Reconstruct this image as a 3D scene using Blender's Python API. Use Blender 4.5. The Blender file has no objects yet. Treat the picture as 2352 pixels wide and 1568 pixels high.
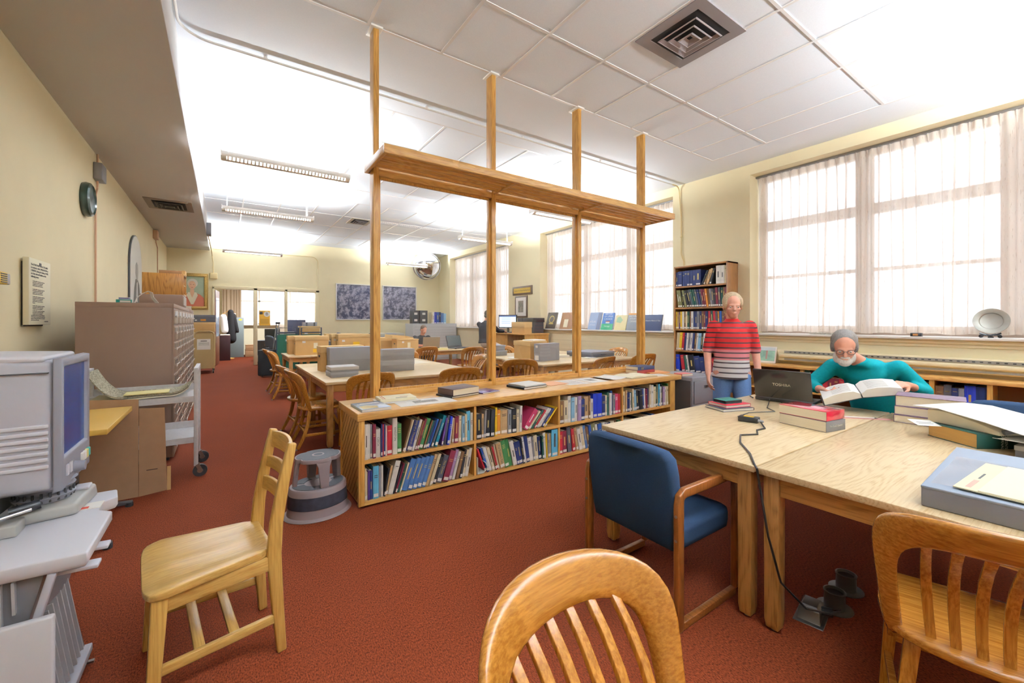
import bpy, bmesh, math, random
from mathutils import Vector, Matrix
D = bpy.data; SC = bpy.context.scene; COL = SC.collection
R = math.radians; rnd = random.Random(7)

# ------------------------------------------------------------------ camera
cam = D.objects.new('camera', D.cameras.new('camera')); COL.objects.link(cam); SC.camera = cam
cam.location = (0, 0, 1.42); cam.rotation_euler = (R(90), 0, -math.atan(662 / 960))
cam.data.sensor_width = 36; cam.data.lens = 36 * 960 / 2352; cam.data.shift_y = -45 / 2352
cam.data.clip_start = .05; cam.data.clip_end = 200

# ------------------------------------------------------------------ world, daylight, exposure
W = D.worlds.new('daylight'); SC.world = W; W.use_nodes = True
wn = W.node_tree.nodes; wn.clear()
wo = wn.new('ShaderNodeOutputWorld'); wb = wn.new('ShaderNodeBackground')
wb.inputs['Color'].default_value = (.86, .93, 1.03, 1); wb.inputs['Strength'].default_value = 1.55
W.node_tree.links.new(wb.outputs[0], wo.inputs[0])
SC.view_settings.view_transform = 'Standard'; SC.view_settings.look = 'None'
SC.view_settings.gamma = 1; SC.view_settings.use_curve_mapping = False
SC.view_settings.exposure = 1.08
SC.cycles.max_bounces = 10; SC.cycles.diffuse_bounces = 5; SC.cycles.transparent_max_bounces = 16
SC.cycles.caustics_reflective = False; SC.cycles.caustics_refractive = False
SC.cycles.sample_clamp_indirect = 6
def window_portal(name, loc, rot, sx, sy):
    l = D.lights.new(name, 'AREA'); l.shape = 'RECTANGLE'; l.size = sx; l.size_y = sy; l.cycles.is_portal = True
    o = D.objects.new(name, l); o.location = loc; o.rotation_euler = rot; COL.objects.link(o)
XW = 7.46; ZC = 4.13; YB = 16.2; XL = -1.41; Z0, Z1 = 1.23, 3.95       # wall planes, ceiling, sill and head heights
WIN = [(-.72, 3.6), (5.1, 9.4), (11.0, 15.2)]                           # window openings along the right wall
for i, (a, b) in enumerate(WIN):
    window_portal('daylight_portal', (8.06, (a + b) / 2, (Z0 + Z1) / 2), (0, R(90), 0), Z1 - Z0, b - a)
window_portal('daylight_portal', (1.9, 21.75, 2.1), (R(-90), 0, 0), 4.0, 2.2)

# ------------------------------------------------------------------ helpers
def lin(h):
    h = h.lstrip('#'); c = [int(h[i:i + 2], 16) / 255 for i in (0, 2, 4)]
    return tuple(x / 12.92 if x < .04045 else ((x + .055) / 1.055) ** 2.4 for x in c) + (1,)
MC = {}
def nodes(name):
    m = D.materials.new(name); m.use_nodes = True; nt = m.node_tree
    return m, nt, nt.nodes['Principled BSDF'], lambda t: nt.nodes.new(t), nt.links.new
def mat(name, hexc, rough=.5, metal=0, spec=.5, var=0, vs=30, bump=0, coat=0, emit=0, stretch=None):
    if name in MC: return MC[name]
    m, nt, b, N, L = nodes(name)
    b.inputs['Base Color'].default_value = lin(hexc); b.inputs['Roughness'].default_value = rough
    b.inputs['Metallic'].default_value = metal; b.inputs['Specular IOR Level'].default_value = spec
    b.inputs['Coat Weight'].default_value = coat; b.inputs['Coat Roughness'].default_value = .12
    if emit:
        b.inputs['Emission Color'].default_value = lin(hexc); b.inputs['Emission Strength'].default_value = emit
    if var or bump:
        tc = N('ShaderNodeTexCoord'); no = N('ShaderNodeTexNoise'); no.inputs['Scale'].default_value = vs; no.inputs['Detail'].default_value = 3
        if stretch:
            mp = N('ShaderNodeMapping'); mp.inputs['Scale'].default_value = stretch; L(tc.outputs['Object'], mp.inputs[0]); L(mp.outputs[0], no.inputs[0])
        else: L(tc.outputs['Object'], no.inputs[0])
        if var:
            mr = N('ShaderNodeMapRange'); mr.inputs['From Min'].default_value = .3; mr.inputs['From Max'].default_value = .7
            mr.inputs['To Min'].default_value = 1 - var; mr.inputs['To Max'].default_value = 1 + var
            hs = N('ShaderNodeHueSaturation'); hs.inputs['Color'].default_value = lin(hexc)
            L(no.outputs[0], mr.inputs[0]); L(mr.outputs[0], hs.inputs['Value']); L(hs.outputs[0], b.inputs['Base Color'])
        if bump:
            bp = N('ShaderNodeBump'); bp.inputs['Strength'].default_value = bump; bp.inputs['Distance'].default_value = .003
            L(no.outputs[0], bp.inputs['Height']); L(bp.outputs[0], b.inputs['Normal'])
    MC[name] = m; return m
def wood(name, light, dark, axis='z', rough=.34, scale=1.0, rings=.5, coat=.15):
    """oak: long fibres along an axis plus broad cathedral figure"""
    if name in MC: return MC[name]
    m, nt, b, N, L = nodes(name)
    tc = N('ShaderNodeTexCoord')
    def mapped(s, k):
        mp = N('ShaderNodeMapping'); v = [k * scale] * 3; v['xyz'.index(axis)] = s * scale
        mp.inputs['Scale'].default_value = v; L(tc.outputs['Object'], mp.inputs[0]); return mp
    n1 = N('ShaderNodeTexNoise'); n1.inputs['Scale'].default_value = 1; n1.inputs['Detail'].default_value = 4; n1.inputs['Roughness'].default_value = .65
    L(mapped(5, 130).outputs[0], n1.inputs[0])
    n2 = N('ShaderNodeTexNoise'); n2.inputs['Scale'].default_value = 1; n2.inputs['Detail'].default_value = 1
    L(mapped(1.1, 6.5).outputs[0], n2.inputs[0])
    ml = N('ShaderNodeMath'); ml.operation = 'MULTIPLY'; ml.inputs[1].default_value = 15; L(n2.outputs[0], ml.inputs[0])
    pp = N('ShaderNodeMath'); pp.operation = 'PINGPONG'; pp.inputs[1].default_value = .5; L(ml.outputs[0], pp.inputs[0])
    mx = N('ShaderNodeMath'); mx.operation = 'MULTIPLY_ADD'; mx.inputs[1].default_value = rings; L(pp.outputs[0], mx.inputs[0]); L(n1.outputs[0], mx.inputs[2])
    cr = N('ShaderNodeValToRGB'); e = cr.color_ramp.elements
    e[0].position = .38; e[0].color = lin(dark); e[1].position = .66; e[1].color = lin(light); L(mx.outputs[0], cr.inputs[0])
    L(cr.outputs[0], b.inputs['Base Color'])
    b.inputs['Roughness'].default_value = rough; b.inputs['Coat Weight'].default_value = coat; b.inputs['Coat Roughness'].default_value = .15
    bp = N('ShaderNodeBump'); bp.inputs['Strength'].default_value = .12; bp.inputs['Distance'].default_value = .001
    L(n1.outputs[0], bp.inputs['Height']); L(bp.outputs[0], b.inputs['Normal'])
    MC[name] = m; return m

class MB:
    def __init__(s): s.v = []; s.f = []; s.M = Matrix()
    def add(s, vs, fs):
        n = len(s.v); M = s.M
        s.v += [tuple(M @ Vector(v)) for v in vs]; s.f += [tuple(i + n for i in f) for f in fs]; return s
    def box(s, x0, x1, y0, y1, z0, z1):
        return s.add([(x, y, z) for x in (x0, x1) for y in (y0, y1) for z in (z0, z1)],
                     [(0, 1, 3, 2), (4, 6, 7, 5), (0, 4, 5, 1), (2, 3, 7, 6), (0, 2, 6, 4), (1, 5, 7, 3)])
    def cbox(s, c, d): return s.box(c[0] - d[0] / 2, c[0] + d[0] / 2, c[1] - d[1] / 2, c[1] + d[1] / 2, c[2] - d[2] / 2, c[2] + d[2] / 2)
    def loft(s, rings, closed=False, cap=True):
        n = len(rings[0]); vs = [p for r in rings for p in r]; fs = []; m = len(rings)
        for i in range(m if closed else m - 1):
            for j in range(n):
                a = i * n + j; b = i * n + (j + 1) % n; k = (i + 1) % m
                fs.append((a, b, k * n + (j + 1) % n, k * n + j))
        if cap and not closed: fs += [tuple(range(n - 1, -1, -1)), tuple(range((m - 1) * n, m * n))]
        return s.add(vs, fs)
    def tube(s, pts, r, n=10, closed=False, sq=None):
        """round (or w x h rectangular when sq is given) section along a path"""
        P = [Vector(p) for p in pts]; m = len(P); rings = []; ref = None
        for i in range(m):
            if closed: t = (P[(i + 1) % m] - P[i - 1]).normalized()
            else: t = (P[min(i + 1, m - 1)] - P[max(i - 1, 0)]).normalized()
            if ref is None:
                up = Vector((0, 0, 1)) if abs(t.z) < .9 else Vector((0, 1, 0)); ref = t.cross(up).normalized()
            ref = (ref - t * ref.dot(t)).normalized(); u = t.cross(ref)
            ri = r[i] if isinstance(r, (list, tuple)) else r
            if sq:
                w, h = (sq[i] if isinstance(sq, list) else sq)
                rings.append([P[i] + ref * a * w / 2 + u * b * h / 2 for a, b in ((-1, -1), (1, -1), (1, 1), (-1, 1))])
            else:
                rings.append([P[i] + (ref * math.cos(2 * math.pi * k / n) + u * math.sin(2 * math.pi * k / n)) * ri for k in range(n)])
        return s.loft(rings, closed)
    def cyl(s, p0, p1, r0, r1=None, n=18): return s.tube([p0, p1], [r0, r0 if r1 is None else r1], n)
    def lathe(s, prof, n=28, c=(0, 0, 0), sx=1, sy=1):
        rings = [[(c[0] + r * sx * math.cos(2 * math.pi * k / n), c[1] + r * sy * math.sin(2 * math.pi * k / n), c[2] + z) for k in range(n)] for r, z in prof]
        return s.loft(rings)
    def prism(s, poly, z0, z1): return s.loft([[(x, y, z0) for x, y in poly], [(x, y, z1) for x, y in poly]])
    def ell(s, c, r, n=18, m=12):
        if not isinstance(r, (list, tuple)): r = (r, r, r)
        rings = [[(c[0] + r[0] * math.sin(t) * math.cos(2 * math.pi * k / n), c[1] + r[1] * math.sin(t) * math.sin(2 * math.pi * k / n), c[2] - r[2] * math.cos(t)) for k in range(n)]
                 for t in [math.pi * (.02 + .96 * i / m) for i in range(m + 1)]]
        return s.loft(rings)
    def caps(s, p0, p1, r0, r1, n=14):
        """tapered limb with round ends"""
        a, b = Vector(p0), Vector(p1); t = b - a; L = max(t.length, 1e-5); t = t / L
        ref = t.orthogonal().normalized(); u = t.cross(ref); rings = []
        st = [(-r0 * math.cos(q), r0 * math.sin(q)) for q in (R(8), R(35), R(62), R(90))] + [(L + r1 * math.sin(q), r1 * math.cos(q)) for q in (0, R(28), R(55), R(82))]
        for d, r in st: rings.append([a + t * d + (ref * math.cos(2 * math.pi * k / n) + u * math.sin(2 * math.pi * k / n)) * r for k in range(n)])
        return s.loft(rings)
    def grid(s, fn, nu, nv):
        return s.add([fn(i / nu, j / nv) for i in range(nu + 1) for j in range(nv + 1)],
                     [(i * (nv + 1) + j, (i + 1) * (nv + 1) + j, (i + 1) * (nv + 1) + j + 1, i * (nv + 1) + j + 1) for i in range(nu) for j in range(nv)])
    def build(s, name, m, parent=None, loc=None, rot=None, bev=0, smooth=False, sub=0, solid=0, seg=2, remesh=0, ang=40):
        me = D.meshes.new(name); me.from_pydata(s.v, [], s.f)
        b = bmesh.new(); b.from_mesh(me); bmesh.ops.recalc_face_normals(b, faces=b.faces); b.to_mesh(me); b.free()
        if m: me.materials.append(m)
        if smooth or sub or remesh or bev:
            me.polygons.foreach_set('use_smooth', [True] * len(me.polygons))
            if not (sub or remesh): me.set_sharp_from_angle(angle=R(ang))
        o = D.objects.new(name, me); COL.objects.link(o)
        if parent: o.parent = parent
        if loc: o.location = loc
        if rot: o.rotation_euler = rot
        if solid: q = o.modifiers.new('s', 'SOLIDIFY'); q.thickness = solid; q.offset = 0
        if bev:
            q = o.modifiers.new('b', 'BEVEL'); q.width = bev; q.segments = seg; q.limit_method = 'ANGLE'; q.angle_limit = R(35); q.harden_normals = False
            me.set_sharp_from_angle(angle=R(180))
        if sub: q = o.modifiers.new('u', 'SUBSURF'); q.levels = sub; q.render_levels = sub
        if remesh:
            q = o.modifiers.new('r', 'REMESH'); q.mode = 'VOXEL'; q.voxel_size = remesh; q.use_smooth_shade = True
            q = o.modifiers.new('k', 'SMOOTH'); q.factor = .5; q.iterations = 5
        return o
def rot_z(p, a): return (p[0] * math.cos(a) - p[1] * math.sin(a), p[0] * math.sin(a) + p[1] * math.cos(a))
USED = set()
def tag(o, label, cat, group=None, kind=None):
    o['label'] = label; o['category'] = cat
    if group: o['group'] = group
    if kind: o['kind'] = kind
    return o
def thing(name, label, cat, loc=(0, 0, 0), rz=0, group=None, rot=None):
    o = D.objects.new(name, None); o.empty_display_size = .1; COL.objects.link(o)
    o.location = loc; o.rotation_euler = rot or (0, 0, rz)
    return tag(o, label, cat, group)
def struct(o): o['kind'] = 'structure'; return o
def copy_tree(o, parent=None):
    c = o.copy(); COL.objects.link(c)
    if parent: c.parent = parent
    for ch in list(o.children): copy_tree(ch, c)
    return c
def again(o, label, loc, rz=0, group=None):
    c = copy_tree(o); c.location = loc; c.rotation_euler = (0, 0, rz); c['label'] = label
    if group: c['group'] = group
    return c
def text(body, size, m, parent, loc, rot=(0, 0, 0), align='CENTER', sx=1, name='lettering', ls=1.0, ext=.0004):
    cu = D.curves.new('t', 'FONT'); cu.body = body; cu.size = size; cu.align_x = align; cu.align_y = 'CENTER'; cu.extrude = ext; cu.space_line = ls; cu.resolution_u = 3
    t = D.objects.new('t', cu); me = D.meshes.new_from_object(t); D.objects.remove(t); D.curves.remove(cu)
    me.name = name; me.materials.clear(); me.materials.append(m)
    o = D.objects.new(name, me); COL.objects.link(o); o.parent = parent; o.location = loc; o.rotation_euler = rot; o.scale = (sx, 1, 1); return o

# ------------------------------------------------------------------ materials
OAK_X = wood('oak_partition_along_x', '#d8a860', '#b58042', 'x', rings=.3); OAK_Y = wood('oak_partition_along_y', '#d8a860', '#b58042', 'y', rings=.3); OAK_Z = wood('oak_partition_upright', '#d6a457', '#b37d3a', 'z', rings=.3)
TOP_X = wood('pale_oak_tabletop', '#dbc49c', '#c6a678', 'x', rough=.36, rings=.45)
LEG_Z = wood('table_leg_oak', '#b07f45', '#875a2a', 'z'); LEG_X = wood('table_apron_oak_x', '#b07f45', '#875a2a', 'x'); LEG_Y = wood('table_apron_oak_y', '#b07f45', '#875a2a', 'y')
CH_Z = wood('chair_oak_upright', '#c08333', '#9a601f', 'z', rough=.26, coat=.5, rings=.12); CH_X = wood('chair_oak_crosswise', '#c48737', '#9c6321', 'x', rough=.24, coat=.6, rings=.08)
LAD_Z = wood('yellow_oak_upright', '#cfa55a', '#b58a42', 'z', rough=.36, rings=.2); LAD_Y = wood('yellow_oak_lengthwise', '#d2ab62', '#bb9049', 'y', rough=.3, rings=.2)
LAD_X = wood('yellow_oak_crosswise', '#cfa55a', '#b58a42', 'x', rough=.36, rings=.2)
SHELF_Z = wood('walnut_bookcase', '#9a6a3c', '#70461f', 'z'); SHELF_Y = wood('walnut_shelf', '#9a6a3c', '#70461f', 'y')
ARM_Z = wood('armchair_frame', '#8f5526', '#683912', 'z'); ARM_X = wood('armchair_rail', '#8f5526', '#683912', 'x')
CREAM = mat('cream_wall_paint', '#e3d7b4', .7, spec=.2, var=.02, vs=2.5)
CEILP = mat('ceiling_white', '#e9eef6', .9, spec=.1, var=.015, vs=90)
TILE = mat('ceiling_tile', '#e8eef7', .95, spec=.05, var=.03, vs=160, bump=.15)
TBAR = mat('ceiling_grid_metal', '#e6e4e4', .5)
SOFF = mat('bulkhead_paint', '#cdcbcc', .8, spec=.1)
TRIM = mat('cream_trim_paint', '#e4d6b2', .5)
WHITE = mat('white_paint', '#efece8', .45); BLACK = mat('black_plastic', '#16161a', .4); DARK = mat('dark_grey', '#3a3a3e', .5)
CHROME = mat('chrome', '#d0d0d4', .18, metal=1); STEEL = mat('brushed_steel', '#9a9a9c', .35, metal=1)
PAPER = mat('white_paper', '#f2f0ec', .7, spec=.2); CREAMP = mat('cream_paper', '#f0e8cc', .7, spec=.2); PAGES = mat('page_block', '#e6dcc4', .8, spec=.1, var=.06, vs=1, stretch=(400, 8, 8))
PAGEH = mat('page_block_flat', '#e9e0cc', .8, spec=.1, var=.06, vs=1, stretch=(8, 8, 500))
INK = mat('print_ink', '#2c2a2a', .6); GOLD = mat('gilt_print', '#cdb46a', .4, metal=.3); WTXT = mat('white_print', '#e8e8e4', .6)
CARD = mat('brown_cardboard', '#9c7a5c', .85, spec=.1, var=.05, vs=12); TAN = mat('tan_box_board', '#cda670', .8, spec=.15, var=.03, vs=9); TAN2 = mat('tan_box_lid', '#d9b783', .8, spec=.15, var=.03, vs=9)
GREYB = mat('grey_archive_board', '#9a9ba1', .7, spec=.2, var=.03, vs=20); GREYL = mat('grey_archive_lid', '#a6a8b2', .7, spec=.2)
DGREY = mat('dark_grey_board', '#67676e', .7, spec=.2); BROWN = mat('brown_enamel', '#8a7061', .5, var=.02, vs=4); BEIGEM = mat('beige_enamel', '#b39a68', .45)
YEL = mat('yellow_label', '#eebd2e', .6); GREENM = mat('green_enamel', '#0d4f3a', .45); BLUEF = mat('blue_upholstery', '#22334a', .9, spec=.15, var=.1, vs=260, bump=.2)
PUTTY = mat('putty_plastic', '#b6b7c4', .5); PUTTYW = mat('pale_putty_plastic', '#d2d3de', .45); PUTTYD = mat('grey_bezel_plastic', '#8b8b96', .5)
BRASS = mat('brass_plate', '#c9a94a', .35, metal=.6); RUBBER = mat('black_rubber', '#1d1c1e', .6)

def carpet_mat():
    m, nt, b, N, L = nodes('red_brown_carpet')
    tc = N('ShaderNodeTexCoord'); a = N('ShaderNodeTexNoise'); a.inputs['Scale'].default_value = 190; a.inputs['Detail'].default_value = 3; a.inputs['Roughness'].default_value = .7
    mp = N('ShaderNodeMapping'); mp.inputs['Scale'].default_value = (1, .45, 1); L(tc.outputs['Object'], mp.inputs[0]); L(mp.outputs[0], a.inputs[0])
    c = N('ShaderNodeValToRGB'); e = c.color_ramp.elements; e[0].position = .34; e[0].color = lin('#3e160a'); e[1].position = .66; e[1].color = lin('#7a371d')
    w = N('ShaderNodeTexNoise'); w.inputs['Scale'].default_value = 1.6; L(tc.outputs['Object'], w.inputs[0])
    mr = N('ShaderNodeMapRange'); mr.inputs['To Min'].default_value = .86; mr.inputs['To Max'].default_value = 1.12; L(w.outputs[0], mr.inputs[0])
    hs = N('ShaderNodeHueSaturation'); L(a.outputs[0], c.inputs[0]); L(c.outputs[0], hs.inputs['Color']); L(mr.outputs[0], hs.inputs['Value']); L(hs.outputs[0], b.inputs['Base Color'])
    b.inputs['Roughness'].default_value = .95; b.inputs['Specular IOR Level'].default_value = .1
    bp = N('ShaderNodeBump'); bp.inputs['Strength'].default_value = .5; bp.inputs['Distance'].default_value = .004; L(a.outputs[0], bp.inputs['Height']); L(bp.outputs[0], b.inputs['Normal'])
    return m
CARPET = carpet_mat()
def curtain_mat():
    m, nt, b, N, L = nodes('sheer_linen_curtain'); nt.nodes.remove(b); out = nt.nodes['Material Output']
    tc = N('ShaderNodeTexCoord'); no = N('ShaderNodeTexNoise'); mp = N('ShaderNodeMapping'); mp.inputs['Scale'].default_value = (60, 150, 12); no.inputs['Scale'].default_value = 1
    L(tc.outputs['Object'], mp.inputs[0]); L(mp.outputs[0], no.inputs[0])
    cr = N('ShaderNodeValToRGB'); e = cr.color_ramp.elements; e[0].position = .22; e[0].color = lin('#bda795'); e[1].position = .36; e[1].color = lin('#f0e6dc'); L(no.outputs[0], cr.inputs[0])
    df = N('ShaderNodeBsdfDiffuse'); tl = N('ShaderNodeBsdfTranslucent'); tr = N('ShaderNodeBsdfTransparent'); L(cr.outputs[0], df.inputs[0]); L(cr.outputs[0], tl.inputs[0])
    m1 = N('ShaderNodeMixShader'); m1.inputs[0].default_value = .5; L(df.outputs[0], m1.inputs[1]); L(tl.outputs[0], m1.inputs[2])
    m2 = N('ShaderNodeMixShader'); m2.inputs[0].default_value = .2; L(m1.outputs[0], m2.inputs[1]); L(tr.outputs[0], m2.inputs[2]); L(m2.outputs[0], out.inputs[0])
    return m
CURT = curtain_mat()
def glass_mat(name, tint='#ffffff', rough=0, ior=1.45):
    m, nt, b, N, L = nodes(name); nt.nodes.remove(b); out = nt.nodes['Material Output']
    fr = N('ShaderNodeFresnel'); ge = N('ShaderNodeNewGeometry'); io = N('ShaderNodeMapRange'); io.inputs['To Min'].default_value = ior; io.inputs['To Max'].default_value = 1 / ior
    L(ge.outputs['Backfacing'], io.inputs[0]); L(io.outputs[0], fr.inputs[0]); tr = N('ShaderNodeBsdfTransparent'); tr.inputs[0].default_value = lin(tint)
    gl = N('ShaderNodeBsdfGlossy'); gl.inputs['Roughness'].default_value = rough
    mx = N('ShaderNodeMixShader'); L(fr.outputs[0], mx.inputs[0]); L(tr.outputs[0], mx.inputs[1]); L(gl.outputs[0], mx.inputs[2]); L(mx.outputs[0], out.inputs[0]); return m
GLASS = glass_mat('window_glass'); GLASS2 = glass_mat('clear_acetate', '#f4f6f8', .08)
# ------------------------------------------------------------------ room shell
struct(MB().box(-1.6, 9, -3.1, 22.2, -.12, 0).build('floor', CARPET))
c = MB().box(-1.6, 8.1, -3.1, YB + .3, ZC + .005, ZC + .3); struct(c.build('ceiling', TILE))
ceil = D.objects['ceiling']
# plain plaster bands between the tiled fields, and the grid bars
g = MB()
for (x0, x1, y0, y1) in [(-.36, XW, 3.89, 5.3), (6.78, XW, -3, 3.89), (6.78, XW, 5.3, YB), (-.36, 6.78, 8.9, 9.9), (-.36, 6.78, 15.5, YB)]:
    g.box(x0, x1, y0, y1, ZC, ZC + .03)
struct(g.build('trim_1', CEILP, ceil))
g = MB(); bw = .014
def bars(x0, x1, y0, y1, xs, ys):
    for x in xs: g.box(x - bw, x + bw, y0, y1, ZC - .002, ZC + .02)
    for y in ys: g.box(x0, x1, y - bw, y + bw, ZC - .001, ZC + .02)
bars(-.36, 6.78, -3, 3.89, [-.36 + .7225 * k for k in range(10)] + [6.78], [3.04, 1.66, .28, -1.1, -2.48, 3.885])
bars(-.36, 6.78, 5.3, 8.9, [-.36 + .7225 * k for k in range(10)] + [6.78], [5.3, 6.5, 7.7, 8.9])
bars(-.36, 6.78, 9.9, 15.5, [-.36 + .7225 * k for k in range(10)] + [6.78], [9.9, 11.3, 12.7, 14.1, 15.5])
struct(g.build('grid', TBAR, ceil))
# left bulkhead
struct(MB().box(XL, -.36, -3, YB, 3.66, ZC + .01).build('wall_bulkhead', SOFF, bev=.006))
struct(MB().box(XL - .2, XL, -3.1, YB, 0, ZC).build('wall_left', CREAM))
struct(MB().box(-1.6, 8.1, -3.2, -3.0, 0, ZC + .1).build('wall_near', CREAM))
# back wall with a glazed office front: door gap and two lights
w = MB()
w.box(-1.6, -.27, YB, YB + .14, 0, ZC).box(2.78, 8.1, YB, YB + .14, 0, ZC).box(-.27, 2.78, YB, YB + .14, 2.53, ZC)
w.box(.9, 2.78, YB, YB + .14, 0, .26)
struct(w.build('wall_back', CREAM))
t = MB()
for x0, x1, z0, z1 in [(-.3, -.24, 0, 2.53), (.81, .92, 0, 2.53), (1.72, 1.80, .26, 2.53), (2.68, 2.80, .26, 2.53), (-.3, 2.80, 2.46, 2.57), (.9, 2.78, .2, .30)]:
    t.box(x0, x1, YB - .04, YB + .16, z0, z1)
struct(t.build('trim_2', TRIM, bev=.006))
win = D.objects.new('window_4', None); COL.objects.link(win); struct(win)
for x0, x1 in ((.92, 1.72), (1.80, 2.68)): MB().box(x0, x1, YB + .06, YB + .066, .3, 2.46).build('pane', GLASS, win)
struct(MB().box(.92, XW, YB - .02, YB, 0, .1).build('baseboard_back', mat('oxblood_base', '#5a261a', .5)))
struct(MB().box(XL, XL + .015, -3, YB, 0, .1).build('baseboard_left', MC['oxblood_base']))
struct(MB().box(2.745, 2.775, YB - .03, YB, 0, 3.32).box(2.735, 2.785, YB - .035, YB, 2.0, 2.04).build('trim_3', TRIM, bev=.01))
# office behind
o = MB(); o.box(-1.75, -1.6, YB + .14, 22, 0, ZC).box(4.6, 4.75, YB + .14, 22, 0, ZC).box(-1.6, 4.7, YB + .14, 22, 3.2, 3.35)
o.box(-1.7, .1, 21.5, 21.7, 0, 3.2).box(3.7, 4.7, 21.5, 21.7, 0, 3.2).box(.1, 3.7, 21.5, 21.7, 0, 1.3).box(.1, 3.7, 21.5, 21.7, 2.95, 3.2)
struct(o.build('wall_office', mat('office_wall_paint', '#e2dcc2', .7)))
w5 = D.objects.new('window_5', None); COL.objects.link(w5); struct(w5)
f = MB()
for x in (.1, 1.25, 2.45, 3.62): f.box(x, x + .08, 21.55, 21.62, 1.3, 2.95)
for z in (1.3, 2.3, 2.88): f.box(.1, 3.7, 21.55, 21.62, z, z + .06)
f.build('window_frame', WHITE, w5); MB().box(.1, 3.7, 21.3, 21.56, 1.27, 1.31).build('window_sill', WHITE, w5)
# window wall
w = MB(); X2 = 8.02
ys = [-3.1] + [q for a in WIN for q in a] + [YB]
for i in range(0, len(ys), 2): w.box(XW, X2, ys[i], ys[i + 1], 0, ZC)
for a, b in WIN: w.box(XW, X2, a, b, 0, Z0 - .03).box(XW, X2, a, b, Z1, ZC)
struct(w.build('wall_right', CREAM))
FRAME = mat('window_frame_paint', '#b9a99c', .5)
CURTG = ['sheer pleated curtains over the nearest window', 'sheer pleated curtains over the middle window', 'sheer pleated curtains over the far window']
def curtain(y0, y1, label, grp, seed, x=7.70):
    rr = random.Random(seed); n = max(6, int((y1 - y0) / .12)); ph = rr.random() * 6
    zt, zb = Z1 - .03, Z0 + .03; wob = [rr.uniform(-.45, .45) for _ in range(n + 2)]
    def fn(u, v):
        k = u * n; top = v; yy = y0 + (y1 - y0) * u
        a = 2 * math.pi * k + wob[int(k)] * (1 - top)
        amp = .044 + .014 * math.sin(k * 1.7 + ph)
        pinch = max(0, (top - .93) / .07)
        xx = x + amp * (1 - .55 * pinch) * math.cos(a) * (1 + .35 * (1 - top) * math.sin(k * .9 + ph)) - .03 * pinch * max(0, math.cos(2 * math.pi * k)) ** 6
        return (xx, yy + .012 * math.sin(a * 1.0 + ph) * (1 - top), zb + (zt - zb) * top + (.008 * math.sin(k * 2.2 + ph) if top < .01 else 0))
    c = MB().grid(fn, n * 8, 14).build('curtain', CURT, smooth=True, ang=180)
    tag(c, label, 'curtain', grp)
    p = MB()
    for k in range(1, n):          # doubled cloth of each pinch pleat, fanning out below the heading
        dr = rr.uniform(-.3, .3) / n; w0, w1 = .024, rr.uniform(.008, .02)
        def pl(u, v, k=k, dr=dr, w0=w0, w1=w1):
            w = w1 + (w0 - w1) * max(0, (v - .6) / .4) ** 1.5 if v < .94 else w0 * .7
            q = min(1, max(0, k / n + dr * (1 - v) + (u - .5) * w / (y1 - y0))); a_ = fn(q, v); return (a_[0] - .006 - .006 * math.sin(math.pi * u), a_[1], a_[2])
        p.grid(pl, 3, 14)
    p.build('pleats', CURT, c, smooth=True, ang=180)
    h = MB().grid(lambda u, v: (fn(u, v * .038)[0] - .004, fn(u, v * .038)[1], fn(u, v * .038)[2]), n * 8, 2).build('hem', CURT, c, smooth=True, ang=180)
    h = MB().grid(lambda u, v: (fn(u, .965 + v * .035)[0] - .004, fn(u, .965 + v * .035)[1], fn(u, .965 + v * .035)[2]), n * 8, 2).build('heading', CURT, c, smooth=True, ang=180)
    return c
SEQ = ['rightmost', 'second from the right', 'third from the right', 'leftmost']
for i, (a, b) in enumerate(WIN):
    wdw = D.objects.new('window_%d' % (i + 1), None); COL.objects.link(wdw); struct(wdw)
    f = MB(); u = (b - a) / 3
    for k in range(4):
        y = b - k * u; hw = .1 if 0 < k < 3 else .06
        f.box(7.88, 7.98, max(a, y - hw), min(b, y + hw), Z0, Z1)
    for z, hh in ((Z0, .08), (3.02, .15), (2.17, .05), (Z1 - .07, .07)): f.box(7.90, 7.97, a, b, z, z + hh)
    f.build('window_frame', FRAME, wdw)
    for k in range(3):
        MB().box(7.93, 7.936, b - (k + 1) * u + .06, b - k * u - .06, Z0 + .05, Z1 - .05).build('pane', GLASS, wdw)
    MB().box(7.39, 7.9, a - .06, b + .06, Z0 - .035, Z0).build('window_sill', WHITE, wdw, bev=.006)
    MB().box(7.43, 7.5, a - .03, b + .03, Z0 - .085, Z0 - .03).box(7.45, 7.5, a - .03, b + .03, Z0 - .13, Z0 - .08).build('apron', TRIM, wdw, bev=.006)
    MB().box(7.66, 7.72, a, b, Z1 - .03, Z1).build('curtain_rail', STEEL, wdw)
    nm = ['nearest window above the low bookcase', 'middle window behind the glazed partition', 'far window at the back of the room'][i]
    m = (a + b) / 2
    curtain(a + .01, m - .004, 'sheer cream pleated curtain, right half of the ' + nm, CURTG[i], 11 + i, 7.69)
    curtain(m + .004, b - .01, 'sheer cream pleated curtain, left half of the ' + nm, CURTG[i], 31 + i, 7.71)
def office_curtain(x0, x1, zb, label, seed, m):
    rr = random.Random(seed); n = int((x1 - x0) / .11)
    c = MB().grid(lambda u, v: (x0 + (x1 - x0) * u, 21.2 + .035 * math.sin(2 * math.pi * n * u + 1.3 * math.sin(9 * u)), zb + (3.1 - zb) * v), n * 8, 4).build('curtain', m, smooth=True, ang=180)
    tag(c, label, 'curtain', 'curtains in the back office')
office_curtain(-.05, .62, .95, 'beige curtain in the back office, seen through the open doorway', 4, mat('beige_curtain', '#b8a48e', .9, spec=.1))
office_curtain(2.0, 2.75, .95, 'pale curtain in the back office, seen through the glazed panel', 5, CURT)
office_curtain(2.8, 3.7, 1.0, 'thin curtain at the right end of the back office window', 6, CURT)

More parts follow.
